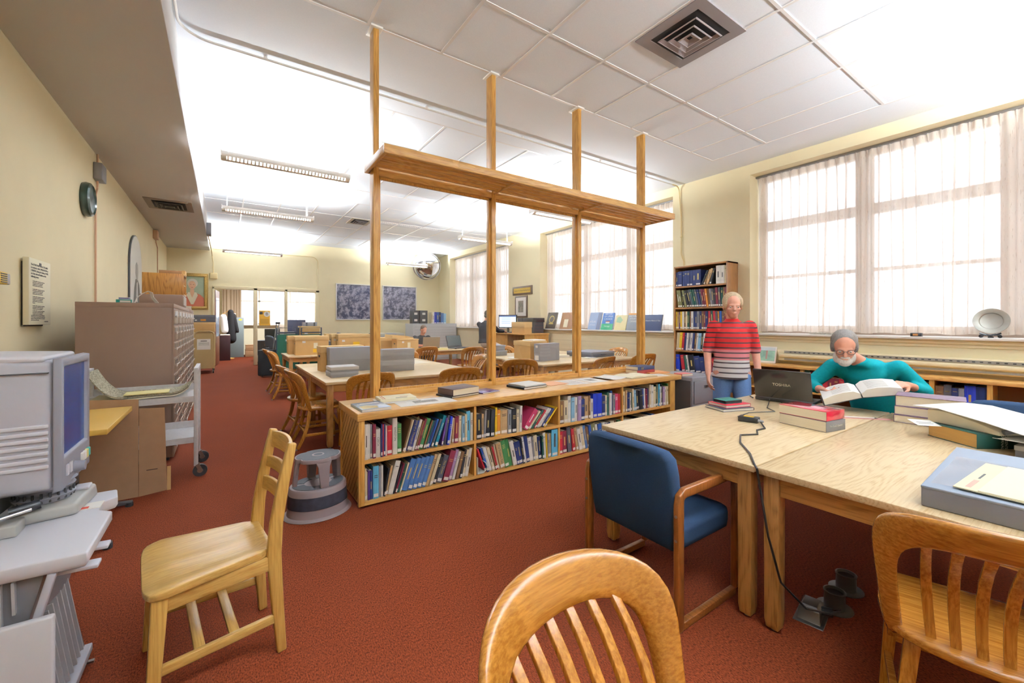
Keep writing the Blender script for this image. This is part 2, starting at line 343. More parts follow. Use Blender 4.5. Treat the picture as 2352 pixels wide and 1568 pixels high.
# ------------------------------------------------------------------ pendant lights
LAMPW = mat('lamp_white', '#f3f1ee', .4); GLOW = mat('lamp_glow', '#fff6ea', emit=3.2)
def slot_mat():
    m, nt, b, N, L = nodes('slotted_louvre'); tc = N('ShaderNodeTexCoord'); sp = N('ShaderNodeSeparateXYZ'); L(tc.outputs['Object'], sp.inputs[0])
    a = N('ShaderNodeMath'); a.operation = 'MULTIPLY'; a.inputs[1].default_value = 23.6; L(sp.outputs[0], a.inputs[0]); f = N('ShaderNodeMath'); f.operation = 'FRACT'; L(a.outputs[0], f.inputs[0])
    g = N('ShaderNodeMath'); g.operation = 'LESS_THAN'; g.inputs[1].default_value = .55; L(f.outputs[0], g.inputs[0]); k = N('ShaderNodeMath'); k.operation = 'MULTIPLY'; k.inputs[1].default_value = 3.2; L(g.outputs[0], k.inputs[0])
    b.inputs['Base Color'].default_value = lin('#f3f1ee'); b.inputs['Emission Color'].default_value = lin('#fffaf2'); L(k.outputs[0], b.inputs['Emission Strength']); return m
SLOTS = slot_mat()
def pendant(x, y, label, L=1.56, z=3.58, power=105):
    t = thing('pendant_light', label, 'light', (x, y, z), 0, 'long tubular pendant lights')
    b = MB(); prof = [(.095 * math.cos(q), .095 * math.sin(q)) for q in [R(-180 + 15 * k) for k in range(13)]]
    prof = prof + [(.088 * math.cos(q), .088 * math.sin(q)) for q in [R(-15 * k) for k in range(13)]]
    # open-topped half round trough with a row of slots on the lower camera side
    b.loft([[(xx, p[0], p[1]) for p in prof] for xx in (0, L)]); b.box(-.004, .006, -.09, .09, -.06, .02); b.box(L - .006, L + .004, -.09, .09, -.06, .02)
    b.build('housing', LAMPW, t, smooth=True)
    for q0, q1 in ((R(-142), R(-116)), (R(-64), R(-38))):
        MB().grid(lambda u, v: (.06 + (L - .12) * u, .0965 * math.cos(q0 + (q1 - q0) * v), .0965 * math.sin(q0 + (q1 - q0) * v)), 2, 3).build('louvre', SLOTS, t, smooth=True)
    MB().cyl((.03, 0, .0), (L - .03, 0, .0), .016, n=10).build('tube', GLOW, t)
    r = MB(); r.cyl((.08, 0, -.06), (.08, 0, ZC - z), .004, n=6); r.build('cable', LAMPW, t)
    r = MB(); r.cyl((L - .12, 0, -.06), (L - .12, 0, ZC - z), .011, n=8).cyl((L - .12, 0, ZC - z - .03), (L - .12, 0, ZC - z), .05, n=14); r.build('stem', LAMPW, t)
    l = D.lights.new('uplight', 'AREA'); l.shape = 'RECTANGLE'; l.size = L; l.size_y = .13; l.energy = power; l.color = (.91, .97, 1.0)
    o = D.objects.new('uplight', l); COL.objects.link(o); o.parent = t; o.location = (L / 2, 0, .03); o.rotation_euler = (R(180), 0, 0)
    return t
pendant(-.03, 6.5, 'white tubular pendant light with slotted underside, left row, nearest the partition')
pendant(-.03, 9.5, 'white tubular pendant light, left row, second from the partition')
pendant(-.03, 15.1, 'white tubular pendant light, left row, farthest and close to the back wall')
pendant(4.88, 6.4, 'white tubular pendant light behind the glass, right row, nearest the partition')
pendant(4.88, 9.4, 'white tubular pendant light behind the glass, right row, second from the partition')
pendant(4.88, 15.1, 'white tubular pendant light behind the glass, right row, in front of the round mirror')
pendant(4.9, -.45, 'white tubular pendant light over the near reading tables', power=300); pendant(2.5, -1.0, 'white tubular pendant light added unseen over the aisle to brighten the near ceiling', power=200); pendant(.1, -.9, 'white tubular pendant light over the microfilm corner', power=200)  # the aisle pendant is an addition out of view, brightening the near ceiling
t = thing('added_ceiling_light', 'flat white ceiling light added unseen to brighten the back office', 'light', (1.4, 18.6, 3.19)); MB().box(-.6, .6, -.3, .3, -.05, .0).build('housing', LAMPW, t); MB().box(-.57, .57, -.27, .27, -.055, -.05).build('diffuser', GLOW, t)  # panel lamp added out of sight because the office was too dark
l = D.lights.new('office_fill_light', 'AREA'); l.shape = 'RECTANGLE'; l.size = 1.1; l.size_y = .5; l.energy = 110; o = D.objects.new('office_fill_light', l); COL.objects.link(o); o.parent = t; o.location = (0, 0, -.06)

# ------------------------------------------------------------------ ceiling and wall fittings
def diffuser(x0, y0, x1, y1, z, label, fr, vane):
    t = thing('ceiling_vent', label, 'vent', ((x0 + x1) / 2, (y0 + y1) / 2, z), 0, 'square ceiling air vents'); hx, hy = (x1 - x0) / 2, (y1 - y0) / 2
    def ring(m, a, b, z0, z1): m.loft([[(hx * a, hy * a, z0), (-hx * a, hy * a, z0), (-hx * a, -hy * a, z0), (hx * a, -hy * a, z0)], [(hx * b, hy * b, z1), (-hx * b, hy * b, z1), (-hx * b, -hy * b, z1), (hx * b, -hy * b, z1)]], cap=False)
    f = MB(); ring(f, 1, .72, -.006, -.006); ring(f, 1, 1, -.006, .01); ring(f, .72, .69, -.006, .004); f.build('frame', fr, t)
    MB().box(-hx * .72, hx * .72, -hy * .72, hy * .72, -.0015, .002).build('throat', mat('vent_dark', '#1c1a1a', .7), t)
    for k, (a, b, zz) in enumerate(((.58, .48, -.026), (.40, .30, -.034), (.22, .06, -.04))):
        v = MB(); ring(v, a, b, zz, zz + .022); ring(v, a, a - .03, zz, zz - .004); v.build('vane', vane, t, solid=.002)
    return t
VG = mat('vent_grey', '#8d878a', .45); VV = mat('vent_vane', '#a79da0', .4)
diffuser(3.27, 1.96, 4.0, 2.65, ZC - .003, 'large grey square air vent in the near ceiling tiles', VG, VV)
diffuser(1.95, 6.3, 2.55, 6.9, ZC - .003, 'square air vent in the ceiling just beyond the glass partition', mat('vent_cream', '#c9c3b8', .5), VV)
diffuser(2.75, 11.3, 3.3, 12.0, ZC - .003, 'small square air vent in the far ceiling, left of the first post', MC['vent_cream'], VG)
diffuser(-1.2, 9.9, -.5, 10.75, 3.66 - .003, 'air vent in the underside of the low left bulkhead', mat('vent_bronze', '#7f7064', .5), mat('vent_bronze_vane', '#5b5248', .5))
PIPE = mat('painted_conduit', '#c9a283', .5); PIPEW = mat('white_conduit', '#e8e6e4', .75); PIPEC = mat('cream_conduit', '#dcc795', .5)
def conduit(pts, label, m, r=.012, clips=()):
    c = MB().tube(pts, r, 8).build('conduit', m, smooth=True); tag(c, label, 'conduit')
    for p in clips: MB().cbox(p, (.035, .035, .03)).build('clip', m, c, bev=.003)
    return c
def arc(c, r, a0, a1, n, pl):
    out = []
    for k in range(n + 1):
        q = R(a0 + (a1 - a0) * k / n); u, v = r * math.cos(q), r * math.sin(q)
        out.append((c[0] + u, c[1] + v, c[2]) if pl == 'xy' else (c[0] + u, c[1], c[2] + v) if pl == 'xz' else (c[0], c[1] + u, c[2] + v))
    return out
conduit([(-.34, -2.9, ZC - .03), (-.34, 4.66, ZC - .03)] + arc((-.09, 4.69, ZC - .03), .25, 180, 90, 8, 'xy') + [(7.2, 4.94, ZC - .03)], 'white conduit pair running across the ceiling behind the posts', PIPEW, .013, [(.35, 4.94, ZC - .02), (2.1, 4.94, ZC - .02), (3.6, 4.94, ZC - .02), (5.2, 4.94, ZC - .02), (6.4, 4.94, ZC - .02)])
conduit([(7.2, 4.94, ZC - .03)] + arc((7.33, 4.94, ZC - .13), .1, 90, 0, 6, 'xz') + [(7.435, 4.9, 3.5), (7.435, 4.9, 2.75), (7.435, 4.84, 2.6), (7.435, 4.84, 2.48)], 'thin cream conduit running down the window wall behind the tall bookcase', PIPEC, .012, [(7.435, 4.9, 3.1)])
conduit([(XL + .02, 7.75, 3.66), (XL + .02, 7.75, 3.2), (XL + .02, 7.65, 3.1), (XL + .02, 7.65, 1.2)], 'tan conduit running down the left wall beside the clock', PIPE)
tag(MB().box(XL, XL + .09, 7.62, 7.86, 3.3, 3.52).build('junction_box', mat('galvanised', '#8f9096', .5), bev=.008), 'grey junction box high on the left wall above the clock', 'junction box')
conduit([(XL + .02, 13.6, 3.66), (XL + .02, 13.6, 3.4), (XL + .02, 13.9, 3.3), (XL + .02, 13.9, 1.2)], 'tan conduit down the left wall near the back corner', PIPE)
tag(MB().box(XL, XL + .09, 13.2, 13.5, 3.44, 3.64).build('junction_box', PIPE, bev=.008), 'cream junction box under the bulkhead near the back corner', 'junction box')
tag(MB().box(-.36, -.26, 13.0, 13.3, 3.62, 3.92).build('junction_box', MC['galvanised'], bev=.008), 'grey junction box on the outer edge of the bulkhead', 'junction box')
conduit([(-.33, 13.3, 3.64), (-.31, 15.6, 3.6), (-.3, YB - .02, 3.5), (-.27, YB - .02, 3.3), (-.27, YB - .02, 2.94)], 'cream conduit dropping beside the doorway from the bulkhead', PIPEC)
tag(MB().box(-.36, -.17, YB - .05, YB, 2.78, 2.96).build('wall_box', PIPEC, bev=.01), 'small cream box on the back wall above the doorway corner', 'box')
conduit([(-.3, YB - .02, 3.72), (2.5, YB - .02, 3.72)] + arc((2.56, YB - .02, 3.52), .2, 90, 0, 6, 'xz') + [(2.76, YB - .02, 3.3)], 'thin cream conduit along the top of the back wall', PIPEC, .01)
t = thing('wall_clock', 'round dark green wall clock high on the left wall', 'clock', (XL, 7.18, 2.92), 0, rot=(0, R(90), 0))
MB().lathe([(.02, .0), (.2, .0), (.21, .03), (.2, .07), (.175, .085), (.165, .07)], 40).build('case', mat('green_clock_case', '#1c3630', .3, coat=.5), t, smooth=True)
MB().lathe([(.001, .062), (.168, .062), (.168, .066), (.001, .066)], 40).build('dial', WHITE, t)
for a, l in ((40, .09), (150, .13)): MB().tube([(0, 0, .07), (-l * math.cos(R(a)), l * math.sin(R(a)), .07)], .005, sq=(.008, .002)).build('hand', BLACK, t)
tk = MB()
for k in range(12): q = R(30 * k); tk.tube([(.13 * math.cos(q), .13 * math.sin(q), .068), (.155 * math.cos(q), .155 * math.sin(q), .068)], .003, sq=(.006, .001))
tk.build('hour_marks', INK, t)
t = thing('wall_unit', 'small yellow and grey unit on the left wall above the microfilm reader', 'thermostat', (XL + .002, 4.56, 1.738))
MB().box(0, .1, -.06, .08, -.045, .045).build('case', mat('unit_yellow', '#d0b04a', .5), t, bev=.008); MB().box(0, .09, .08, .16, -.04, .04).build('end_case', mat('unit_grey', '#9c9aa0', .5), t, bev=.006)
s = MB()
for k in range(5): s.box(.1, .103, -.04, .06, -.034 + .015 * k, -.027 + .015 * k)
s.build('grille', DARK, t)
# emigration notice panel on the left wall
t = thing('notice_panel', 'square cream printed notice about emigration hung on the left wall', 'poster', (XL + .004, 5.495, 1.683))
MB().box(.012, .05, -.265, .265, -.288, .288).build('board', mat('notice_cream', '#e6dfc4', .6), t, bev=.003)
MB().box(0, .012, -.24, .22, -.30, .25).build('backing', DARK, t)
def wl(txt, size, y, z, al='LEFT', sx=1, ls=1.0): text(txt, size * .55, INK, t, (.0515, y * 1.13, z * .547), (R(90), 0, R(90)), al, sx * 2.0, ls=ls)
wl('The SECRETARY FOR SCOTLAND\nis resolved to offer EMIGRATION to\nCANADA, during the Spring of 1820,\non a few selected families on the\nfollowing terms:', .042, -.2, .33, sx=.6, ls=1.12)
for zz, n, ttl in ((.13, 4, '1. '), (-.0, 4, '2. '), (-.13, 5, '3. '), (-.25, 3, '4. '), (-.33, 3, '5. ')):
    wl('\n'.join([(ttl if k == 0 else '') + ('settlers will be conveyed free and passage', 'of every kind as provided sailing will be', 'arranged for persons and equipment', 'and the usual fare is paid over the sea', 'the grant')[k] for k in range(n)]), .021, -.17, zz, sx=.7, ls=1.15)
wl('The Department of the Secretary for Scotland and\nof the Canadian Government wish the means for the\npurpose of assisting suitable families to an early date\nunder the terms will be given', .021, -.2, -.415, sx=.68, ls=1.15); wl('LONDON', .026, .08, -.475, sx=.8)
MB().box(.05, .052, -.028, .022, .235, .262).build('crest', INK, t, bev=.004)
# arched portrait board
t = thing('portrait_board', 'tall arched board with a grey portrait of a standing person in dark coat', 'portrait', (XL + .004, 10.67, 1.1))
poly = [(-.62, 0), (.62, 0), (.62, 1.4)] + [(.62 * math.cos(R(q)), 1.4 + .55 * math.sin(R(q))) for q in range(12, 180, 12)] + [(-.62, 1.4)]
b = MB(); b.loft([[(x, p[0], p[1]) for p in poly] for x in (0, .03)]); b.build('board', mat('photo_grey', '#c2beb6', .5), t)
b = MB(); b.loft([[(x, p[0] * 1.03, p[1] * 1.008) for p in poly] for x in (-.0, .025)]); b.build('edge', DARK, t)
def flat(poly, x, m, par, name): b = MB(); b.loft([[(xx, p[0] * 1.75, p[1]) for p in poly] for xx in (x, x + .002)]); return b.build(name, m, par)
flat([(-.27, 0), (.33, 0), (.25, .8), (.17, 1.05), (.06, 1.15), (-.06, 1.13), (-.14, .95), (-.2, .6)], .031, mat('photo_dark', '#4a4138', .6), t, 'coat')
flat([(.0, 1.1), (.07, 1.14), (.09, 1.28), (.07, 1.42), (.0, 1.46), (-.06, 1.4), (-.06, 1.22)], .0335, mat('photo_mid', '#8c857c', .6), t, 'face')
flat([(-.02, .7), (.04, .7), (.05, 1.1), (0, 1.06)], .0335, mat('photo_pale', '#d8d4cc', .6), t, 'shirt_front')
# oil portrait on the back wall
t = thing('oil_portrait', 'gilt framed painting of a white haired woman in a red jacket', 'painting', (-.8, YB, 2.36))
f = MB(); prof = [(-.35, -.02), (-.35, -.05), (-.31, -.06), (-.28, -.03), (-.27, -.02)]
def fring(m, w, h, x0, x1, y0, y1): m.box(-w, w, y0, y1, h - x0, h).box(-w, w, y0, y1, -h, -h + x0).box(-w, -w + x0, y0, y1, -h + x0, h - x0).box(w - x0, w, y0, y1, -h + x0, h - x0)
fring(f, .37, .53, .07, 0, -.06, 0); fring(f, .40, .56, .03, 0, -.035, 0)
f.build('frame', mat('gilt_frame', '#a98a4a', .4, metal=.4, var=.3, vs=60, bump=.5), t, bev=.008)
MB().box(-.31, .31, -.03, -.02, -.47, .47).build('canvas', mat('canvas_green', '#9aa68e', .7, var=.08, vs=6), t)
def pf(poly, y, m, nm): b = MB(); b.loft([[(p[0], yy, p[1]) for p in poly] for yy in (y, y - .002)]); return b.build(nm, m, t)
el = lambda cx, cy, a, b_, n=18: [(cx + a * math.cos(2 * math.pi * k / n), cy + b_ * math.sin(2 * math.pi * k / n)) for k in range(n)]
pf([(-.31, -.47), (.31, -.47), (.29, -.2), (.2, -.1), (.08, -.04), (-.08, -.04), (-.22, -.1), (-.31, -.16)], -.031, mat('paint_red', '#a5563f', .6), 'jacket')
pf([(-.1, -.03), (.1, -.03), (.14, -.12), (.03, -.4), (-.03, -.4), (-.14, -.12)], -.034, mat('paint_white', '#ddd5bf', .6), 'collar')
pf([(-.05, .06), (.05, .06), (.05, -.06), (0, -.2), (-.05, -.06)], -.037, mat('paint_skin', '#cfa486', .6), 'neck')
pf(el(.01, .25, .13, .14), -.034, mat('paint_hair', '#cfcabe', .6), 'hair'); pf(el(0, .19, .09, .13), -.04, MC['paint_skin'], 'face')
for xx in (-.035, .035): pf(el(xx, .21, .018, .008, 8), -.043, INK, 'eye')
pf(el(0, .12, .03, .009, 8), -.043, mat('paint_lips', '#9c4a3c', .6), 'mouth')
# two framed aerial photographs, round mirror
AER = None
def aerial():
    m, nt, b, N, L = nodes('aerial_photo_print'); tc = N('ShaderNodeTexCoord'); a = N('ShaderNodeTexNoise'); a.inputs['Scale'].default_value = 70; a.inputs['Detail'].default_value = 8
    z = N('ShaderNodeTexNoise'); z.inputs['Scale'].default_value = 4.5; z.inputs['Detail'].default_value = 9; z.inputs['Roughness'].default_value = .78; L(tc.outputs['Object'], a.inputs[0]); L(tc.outputs['Object'], z.inputs[0])
    mx = N('ShaderNodeMath'); mx.operation = 'MULTIPLY'; L(a.outputs[0], mx.inputs[0]); cz = N('ShaderNodeValToRGB'); cz.color_ramp.elements[0].position = .42; cz.color_ramp.elements[1].position = .56; L(z.outputs[0], cz.inputs[0]); L(cz.outputs[0], mx.inputs[1])
    c = N('ShaderNodeValToRGB'); e = c.color_ramp.elements; e[0].position = .1; e[0].color = lin('#2c3048'); e[1].position = .7; e[1].color = lin('#a9a5b4'); L(mx.outputs[0], c.inputs[0]); L(c.outputs[0], b.inputs['Base Color']); b.inputs['Roughness'].default_value = .12; return m
AER = aerial()
for x0, x1, lb in ((3.36, 4.98, 'large framed dark aerial photograph on the back wall, left of the first post'), (5.06, 6.44, 'framed aerial photograph on the back wall seen through the glass')):
    t = thing('framed_photograph', lb, 'picture', ((x0 + x1) / 2, YB, 2.16), 0, 'framed aerial photographs on the back wall'); w = (x1 - x0) / 2
    f = MB(); fring(f, w, .67, .035, 0, -.04, 0); f.build('frame', mat('silver_frame', '#d6d3d0', .35), t, bev=.004); MB().box(-w + .03, w - .03, -.02, -.012, -.64, .64).build('print', AER, t)
t = thing('convex_mirror', 'round convex security mirror high in the far corner', 'mirror', (6.62, 15.55, 3.62), 0, rot=(R(104), 0, R(-24)))
MB().lathe([(.52 * math.sin(R(q)) / math.sin(R(75)), .3 * (math.cos(R(q)) - math.cos(R(75)))) for q in range(75, 0, -8)] + [(.002, .223)], 40).build('dome', mat('mirror_silver', '#d8dade', .02, metal=1), t, smooth=True, ang=180)
MB().lathe([(.5, -.02), (.54, -.02), (.545, .012), (.52, .02), (.5, .0)], 40).build('rim', mat('mirror_rim', '#c8c8cc', .2, metal=.8), t, smooth=True); MB().cyl((0, 0, -.02), (0, .1, -.7), .02).build('bracket', DARK, t)
# ------------------------------------------------------------------ counter bookcase, posts and glazed screen
BC_L, BC_R, BF, BB, CT = .85, 4.80, 3.25, 3.86, .728
case = thing('counter_bookcase', 'long low oak bookcase with two rows of books dividing the room', 'bookcase', (0, 0, 0))
MB().box(.825, 4.93, 3.24, 3.868, .668, CT).build('countertop', OAK_X, case, bev=.006)
DIV = [1.846, 2.832, 3.80]
MB().box(BC_L, BC_L + .032, BF, BB, .02, .668).build('end_panel', OAK_Z, case, bev=.003)
MB().box(4.70, 4.80, BF, BB, .02, .668).build('end_panel', OAK_Z, case, bev=.003)
for y0_, y1_ in ((BF, BF + .035), (BB - .03, BB)): MB().box(BC_L - .012, BC_L, y0_, y1_, .02, .668).build('end_stile', OAK_Z, case)
g = MB(); y = BF + .035
while y < BB + .5:      # diagonal grooves of the boarded end
    y0, y1 = max(BF + .035, y - .56), min(BB - .03, y)
    if y1 > y0: g.tube([(BC_L - .0005, y0, .04 + (y - y0) * 1.1), (BC_L - .0005, y1, .04 + (y - y1) * 1.1)], .002, sq=(.003, .003))
    y += .072
g.build('board_grooves', mat('groove_dark', '#4a2c12', .8), case)
for x in DIV: MB().box(x - .011, x + .011, BF + .004, BB - .02, .05, .668).build('divider', OAK_Z, case)
MB().box(BC_L + .032, 4.70, BF, BB - .02, .022, .05).build('shelf', OAK_X, case); MB().box(BC_L + .032, 4.70, BF, BB - .02, .337, .365).build('shelf', OAK_X, case)
MB().box(BC_L + .02, 4.75, BB - .02, BB, .022, .668).build('back_panel', mat('bookcase_back', '#7a5430', .6), case)
MB().box(BC_L + .1, 4.72, BF + .1, BB - .02, 0, .022).build('kick_base', mat('kick_dark', '#3c2114', .7), case)
scr = thing('glazed_partition', 'oak post partition with three glass panes and slatted canopy', 'partition', (0, 0, 0))
PX = [1.13, 2.405, 3.69, 4.955]
for x in PX:
    MB().box(x, x + .05, 3.872, 3.99, 0, ZC).build('post', OAK_Z, scr, bev=.003)
    MB().box(x - .03, x + .08, 3.845, 4.02, ZC - .014, ZC + .005).build('ceiling_collar', WHITE, scr, bev=.003)
for k in range(3):
    x0, x1 = PX[k] + .05, PX[k + 1]
    MB().box(x0, x1, 3.874, 3.97, .69, .775).build('bottom_rail', OAK_X, scr, bev=.003)
    MB().box(x0, x1, 3.874, 3.97, 2.77, 2.83).build('top_rail', OAK_X, scr, bev=.003)
    MB().box(x0, x1, 3.925, 3.931, .77, 2.775).build('glass_pane', GLASS, scr)
    b = MB()
    b.box(x0, x0 + .022, 3.905, 3.925, .775, 2.77).box(x1 - .022, x1, 3.905, 3.925, .775, 2.77).box(x0, x1, 3.905, 3.925, .775, .797).box(x0, x1, 3.905, 3.925, 2.748, 2.77)
    b.build('glazing_bead', OAK_Z, scr)
can = MB(); z0, z1 = 2.815, 2.89
MB().box(1.085, 5.05, 3.42, 3.45, z0, z1).build('canopy_front', OAK_X, scr, bev=.002)
for x in (1.085, PX[1] + .01, PX[2] + .01, 5.02): MB().box(x, x + .03, 3.45, 4.01 if x in (1.085, 5.02) else 3.872, z0, z1).build('canopy_crosspiece', OAK_Y, scr, bev=.002)
for y in (3.53, 3.62, 3.71, 3.80):
    xs = [1.115, PX[1] + .01, PX[1] + .04, PX[2] + .01, PX[2] + .04, 5.02]
    for k in (0, 2, 4): MB().box(xs[k], xs[k + 1], y - .01, y + .01, z0 + .008, z1 - .004).build('canopy_slat', OAK_X, scr)
MB().box(1.115, 5.02, 3.99, 4.01, z0, z1).build('canopy_back', OAK_X, scr)

# ------------------------------------------------------------------ books
CB = dict(W=('white', '#e3e1dc'), C=('cream', '#dccfae'), B=('black', '#1c1b1f'), N=('navy', '#1c2752'), U=('blue', '#2c5299'), S=('sky blue', '#62b2d6'), L=('light blue', '#8dbad6'),
          M=('maroon', '#661c2e'), R=('red', '#a3242f'), G=('green', '#386a3b'), D=('dark green', '#1b473c'), T=('teal', '#146f86'), P=('purple', '#583878'), Y=('yellow', '#d9b42a'), O=('orange', '#cc8433'),
          K=('brown', '#684930'), A=('tan', '#b8986e'), E=('grey', '#87878c'), H=('charcoal', '#4a4950'), V=('lilac', '#a68db2'), I=('pink', '#b2385e'), Q=('royal blue', '#2137ab'), X=('steel blue', '#4a70a6'), J=('faded olive', '#6f6b45'))
ORD = ['first', 'second', 'third', 'fourth', 'fifth', 'sixth', 'seventh', 'eighth', 'ninth', 'tenth', 'eleventh', 'twelfth', 'thirteenth', 'fourteenth', 'fifteenth', 'sixteenth', 'seventeenth', 'eighteenth', 'nineteenth', 'twentieth']
def ordn(k): return ORD[k] if k < 20 else ('twenty-' + ORD[k - 20] if k < 29 else 'thirtieth' if k == 29 else 'thirty-' + ORD[k - 30] if k < 39 else 'fortieth' if k == 39 else 'forty-' + ORD[k - 40])
def bmat(c): return mat('book_cloth_' + CB[c][0].replace(' ', '_'), CB[c][1], .5, spec=.35, var=.06, vs=25)
def book_parts(root, c, w, h, d, lean, lab=True, title=None, rr=rnd, tc=None):
    x0, x1 = (-w, 0) if lean > 0 else (0, w); t = min(.003, w * .2)
    cv = MB(); cv.box(x0, x0 + t, 0, d, 0, h).box(x1 - t, x1, 0, d, 0, h)
    cv.loft([[(x0, .001, z), (x0 + w * .25, -.003, z), (x1 - w * .25, -.003, z), (x1, .001, z), (x1 - t, .005, z), (x0 + t, .005, z)] for z in (0, h)])
    cv.build('cover', bmat(c), root)
    MB().box(x0 + t, x1 - t, .004, d - .004, .003, h - .004).build('pages', PAGES, root)
    if lab and w > .011: MB().box(x0 + w * .1, x1 - w * .1, -.0042, -.003, .012, .012 + .026).build('spine_label', WHITE, root)
    tm = tc or (GOLD if c in 'NMDBKRGPHQUX' else INK if c in 'WCALSYE' else WTXT)
    if title: text(title, min(w * .55, .026), tm, root, ((x0 + x1) / 2, -.0036, h * .56), (R(90), R(90), 0), sx=1, name='spine_title')
    elif w > .019 and rr.random() < .85:
        s = MB(); zz = h * (.82 if rr.random() < .5 else .7); n = rr.randint(1, 3)
        if rr.random() < .5:
            for k in range(n): s.box(x0 + w * .2, x1 - w * .2, -.0036, -.003, zz - .014 * k, zz - .014 * k + .005)
        else:
            s.box((x0 + x1) / 2 - w * .13, (x0 + x1) / 2 + w * .1, -.0036, -.003, h * .35, h * (.6 + .25 * rr.random()))
        s.build('spine_title', tm, root)
def row(spec, org, rz, length, where, group, d=.19, lab=True, jit=.02, titles={}, fit=True):
    """books along local x (left to right seen from the front), spines towards local -y"""
    rr = random.Random(hash(where) % 1000 if False else len(spec) * 7 + int(org[2] * 100))
    it = []
    for tok in spec.split():
        c = tok[0]; q = tok[1:].split('/'); hh = q[1].split('@'); it.append((c, float(q[0]) / 1000, float(hh[0]) / 1000, R(float(hh[1])) if len(hh) > 1 else 0))
    def extent(s):
        cur = 0; pl, ph = 0, .5; out = []
        for c, w, h, l in it:
            w *= s; cur += max(0, min(h, ph) * (math.tan(pl) - math.tan(l))) if out or l < 0 else 0
            adv = w / math.cos(l); out.append(cur + adv if l > 0 else cur); cur += adv; pl, ph = l, h
        return cur + (max(0, ph * math.sin(pl)) if pl > 0 else 0), out
    s = 1.0
    if fit:
        for _ in range(20):
            e, _o = extent(s); s *= 1 + (length - .006 - e) / length * .8
    e, xs = extent(s); s *= .999
    for k, ((c, w, h, l), x) in enumerate(zip(it, xs)):
        w *= s; w -= .0006
        dd = d * (.85 + .15 * h / .26) * rr.uniform(.93, 1.05); jy = rr.uniform(0, jit)
        p = rot_z((x + .003, jy), rz); col = CB[c][0]
        how = 'leaning ' if abs(l) > R(6) else ('thick ' if w > .042 else 'thin ' if w < .0135 else '')
        lb = '%s%s book, %s from the left %s' % (how, col, ordn(k), where)
        t = thing('book', lb, 'book', (org[0] + p[0], org[1] + p[1], org[2]), 0, group); t.rotation_euler = (0, l, rz)
        book_parts(t, c, w, h, dd, l, lab and rr.random() < .8, titles.get(k), rr)
GU, GL = 'books on the upper shelf of the counter bookcase', 'books on the lower shelf of the counter bookcase'
row('W24/270 W16/266 E15/262 M22/264 W36/220 N12/258 R10/255 N14/250 W12/236 R40/232 W36/288 G34/236 K12/262@17 C14/262@17 N42/250@17 W20/255@17 K14/246@18 M18/258@18 G32/254@18 K12/240@20 D14/236@20 N20/235@20 U16/240@20 H18/240@22 T26/265@20 P14/235@12 H20/250@9 Q20/240@9 W12/225@8 A16/215@3 M36/230@2 C24/232@1 L24/225 C20/240 S34/262 W22/245',
    (.884, 3.262, .3655), 0, .95, 'on the upper shelf, leftmost bay', GU, titles={4: 'CZECH', 10: 'KINGSTON', 14: 'County of a Thousand Lakes', 17: 'ONTARIO', 24: 'Historic Kingston'})
row('B40/225 A16/220 E14/250@3 B34/250@3 B30/250@3 Y18/262 O30/235 A55/225 E30/222 B38/230 C24/215 W20/245@2 I34/225@38 R10/200@40 C14/210@41 D20/215@42 R14/215@42 W22/225@42 W16/220@42 N16/220@43 Y10/240@43',
    (1.86, 3.262, .3655), 0, .96, 'on the upper shelf, second bay', GU)
row('K45/235 C40/235 W30/275 L34/255 W26/252@1 V34/262 N40/225 A44/245 K20/250 W28/210 Q42/265 Q52/262 N40/225 C20/228 D22/260 W24/245 U20/268 E26/220 I34/228 R30/222',
    (2.846, 3.262, .3655), 0, .94, 'on the upper shelf, third bay', GU)
row('C40/240 A24/255 N40/225 W20/215 D16/220 C22/262@-3 L34/240@-4 B50/232@-4 B50/232@-4 U28/240@-3 W20/245@-3 M34/235@-2 N16/240 C26/285 W44/275 C40/250 D20/270 A30/280 S24/275 W26/240 B22/270 V30/235 W30/225 C30/232 G14/265',
    (3.814, 3.262, .3655), 0, .88, 'on the upper shelf, rightmost bay', GU)
row('C10/245 C10/215 P10/225 N22/222 S36/250 E16/240 W14/245 B10/215@10 A14/230@12 W34/262@15 B12/230@17 M12/232@18 D18/225@18 C10/235@18 X38/255@20 X30/255@20 X30/255@20 X30/255@20 X28/255@20 A24/262@20 C14/260@19 C12/258@19 B22/225@19 H38/230@19 M42/262@18 V26/262@17 W20/240@16 K24/235@15 B18/245@13 C22/240@12 W26/245@11',
    (.884, 3.262, .0505), 0, .95, 'on the lower shelf, leftmost bay', GL, titles={23: 'The Queen'})
row('R16/240@-22 U18/240@-20 W26/235@-18 C26/225@-17 K12/240@-16 R16/220@-15 C14/240@-14 A44/245@-13 G38/262@-13 G34/262@-12 W36/240@-13 N20/225@-12 N34/225@-11 B18/245@-10 W20/262@-10 N32/262@-9 W40/235@-8 E18/235@-7 C34/245@-6 N32/225@-5 D18/230@-4 W28/255@-3 Y14/240@-3 E20/240@-2 A16/238@-1 S66/272',
    (1.86, 3.262, .0505), 0, .965, 'on the lower shelf, second bay', GL, titles={7: "The Trader's Tale"})
row('R34/235 M44/232@-2 H40/265@-5 R30/240@-7 A24/250@-10 W34/230@-11 C34/245@-11 X24/255@-11 K30/235@-12 U26/250@-10 J44/260@-10 W30/235@-10 U40/240@-8 W30/240@-7 E30/240@-6 N40/230@-5 C40/235@-4 K30/240@-3 G40/240',
    (2.846, 3.262, .0505), 0, .94, 'on the lower shelf, third bay', GL)
row('W40/225 E50/200 B44/210@8 W36/215@9 U30/220@10 C24/200@10', (3.814, 3.262, .0505), 0, .7, 'on the lower shelf, rightmost bay', GL)
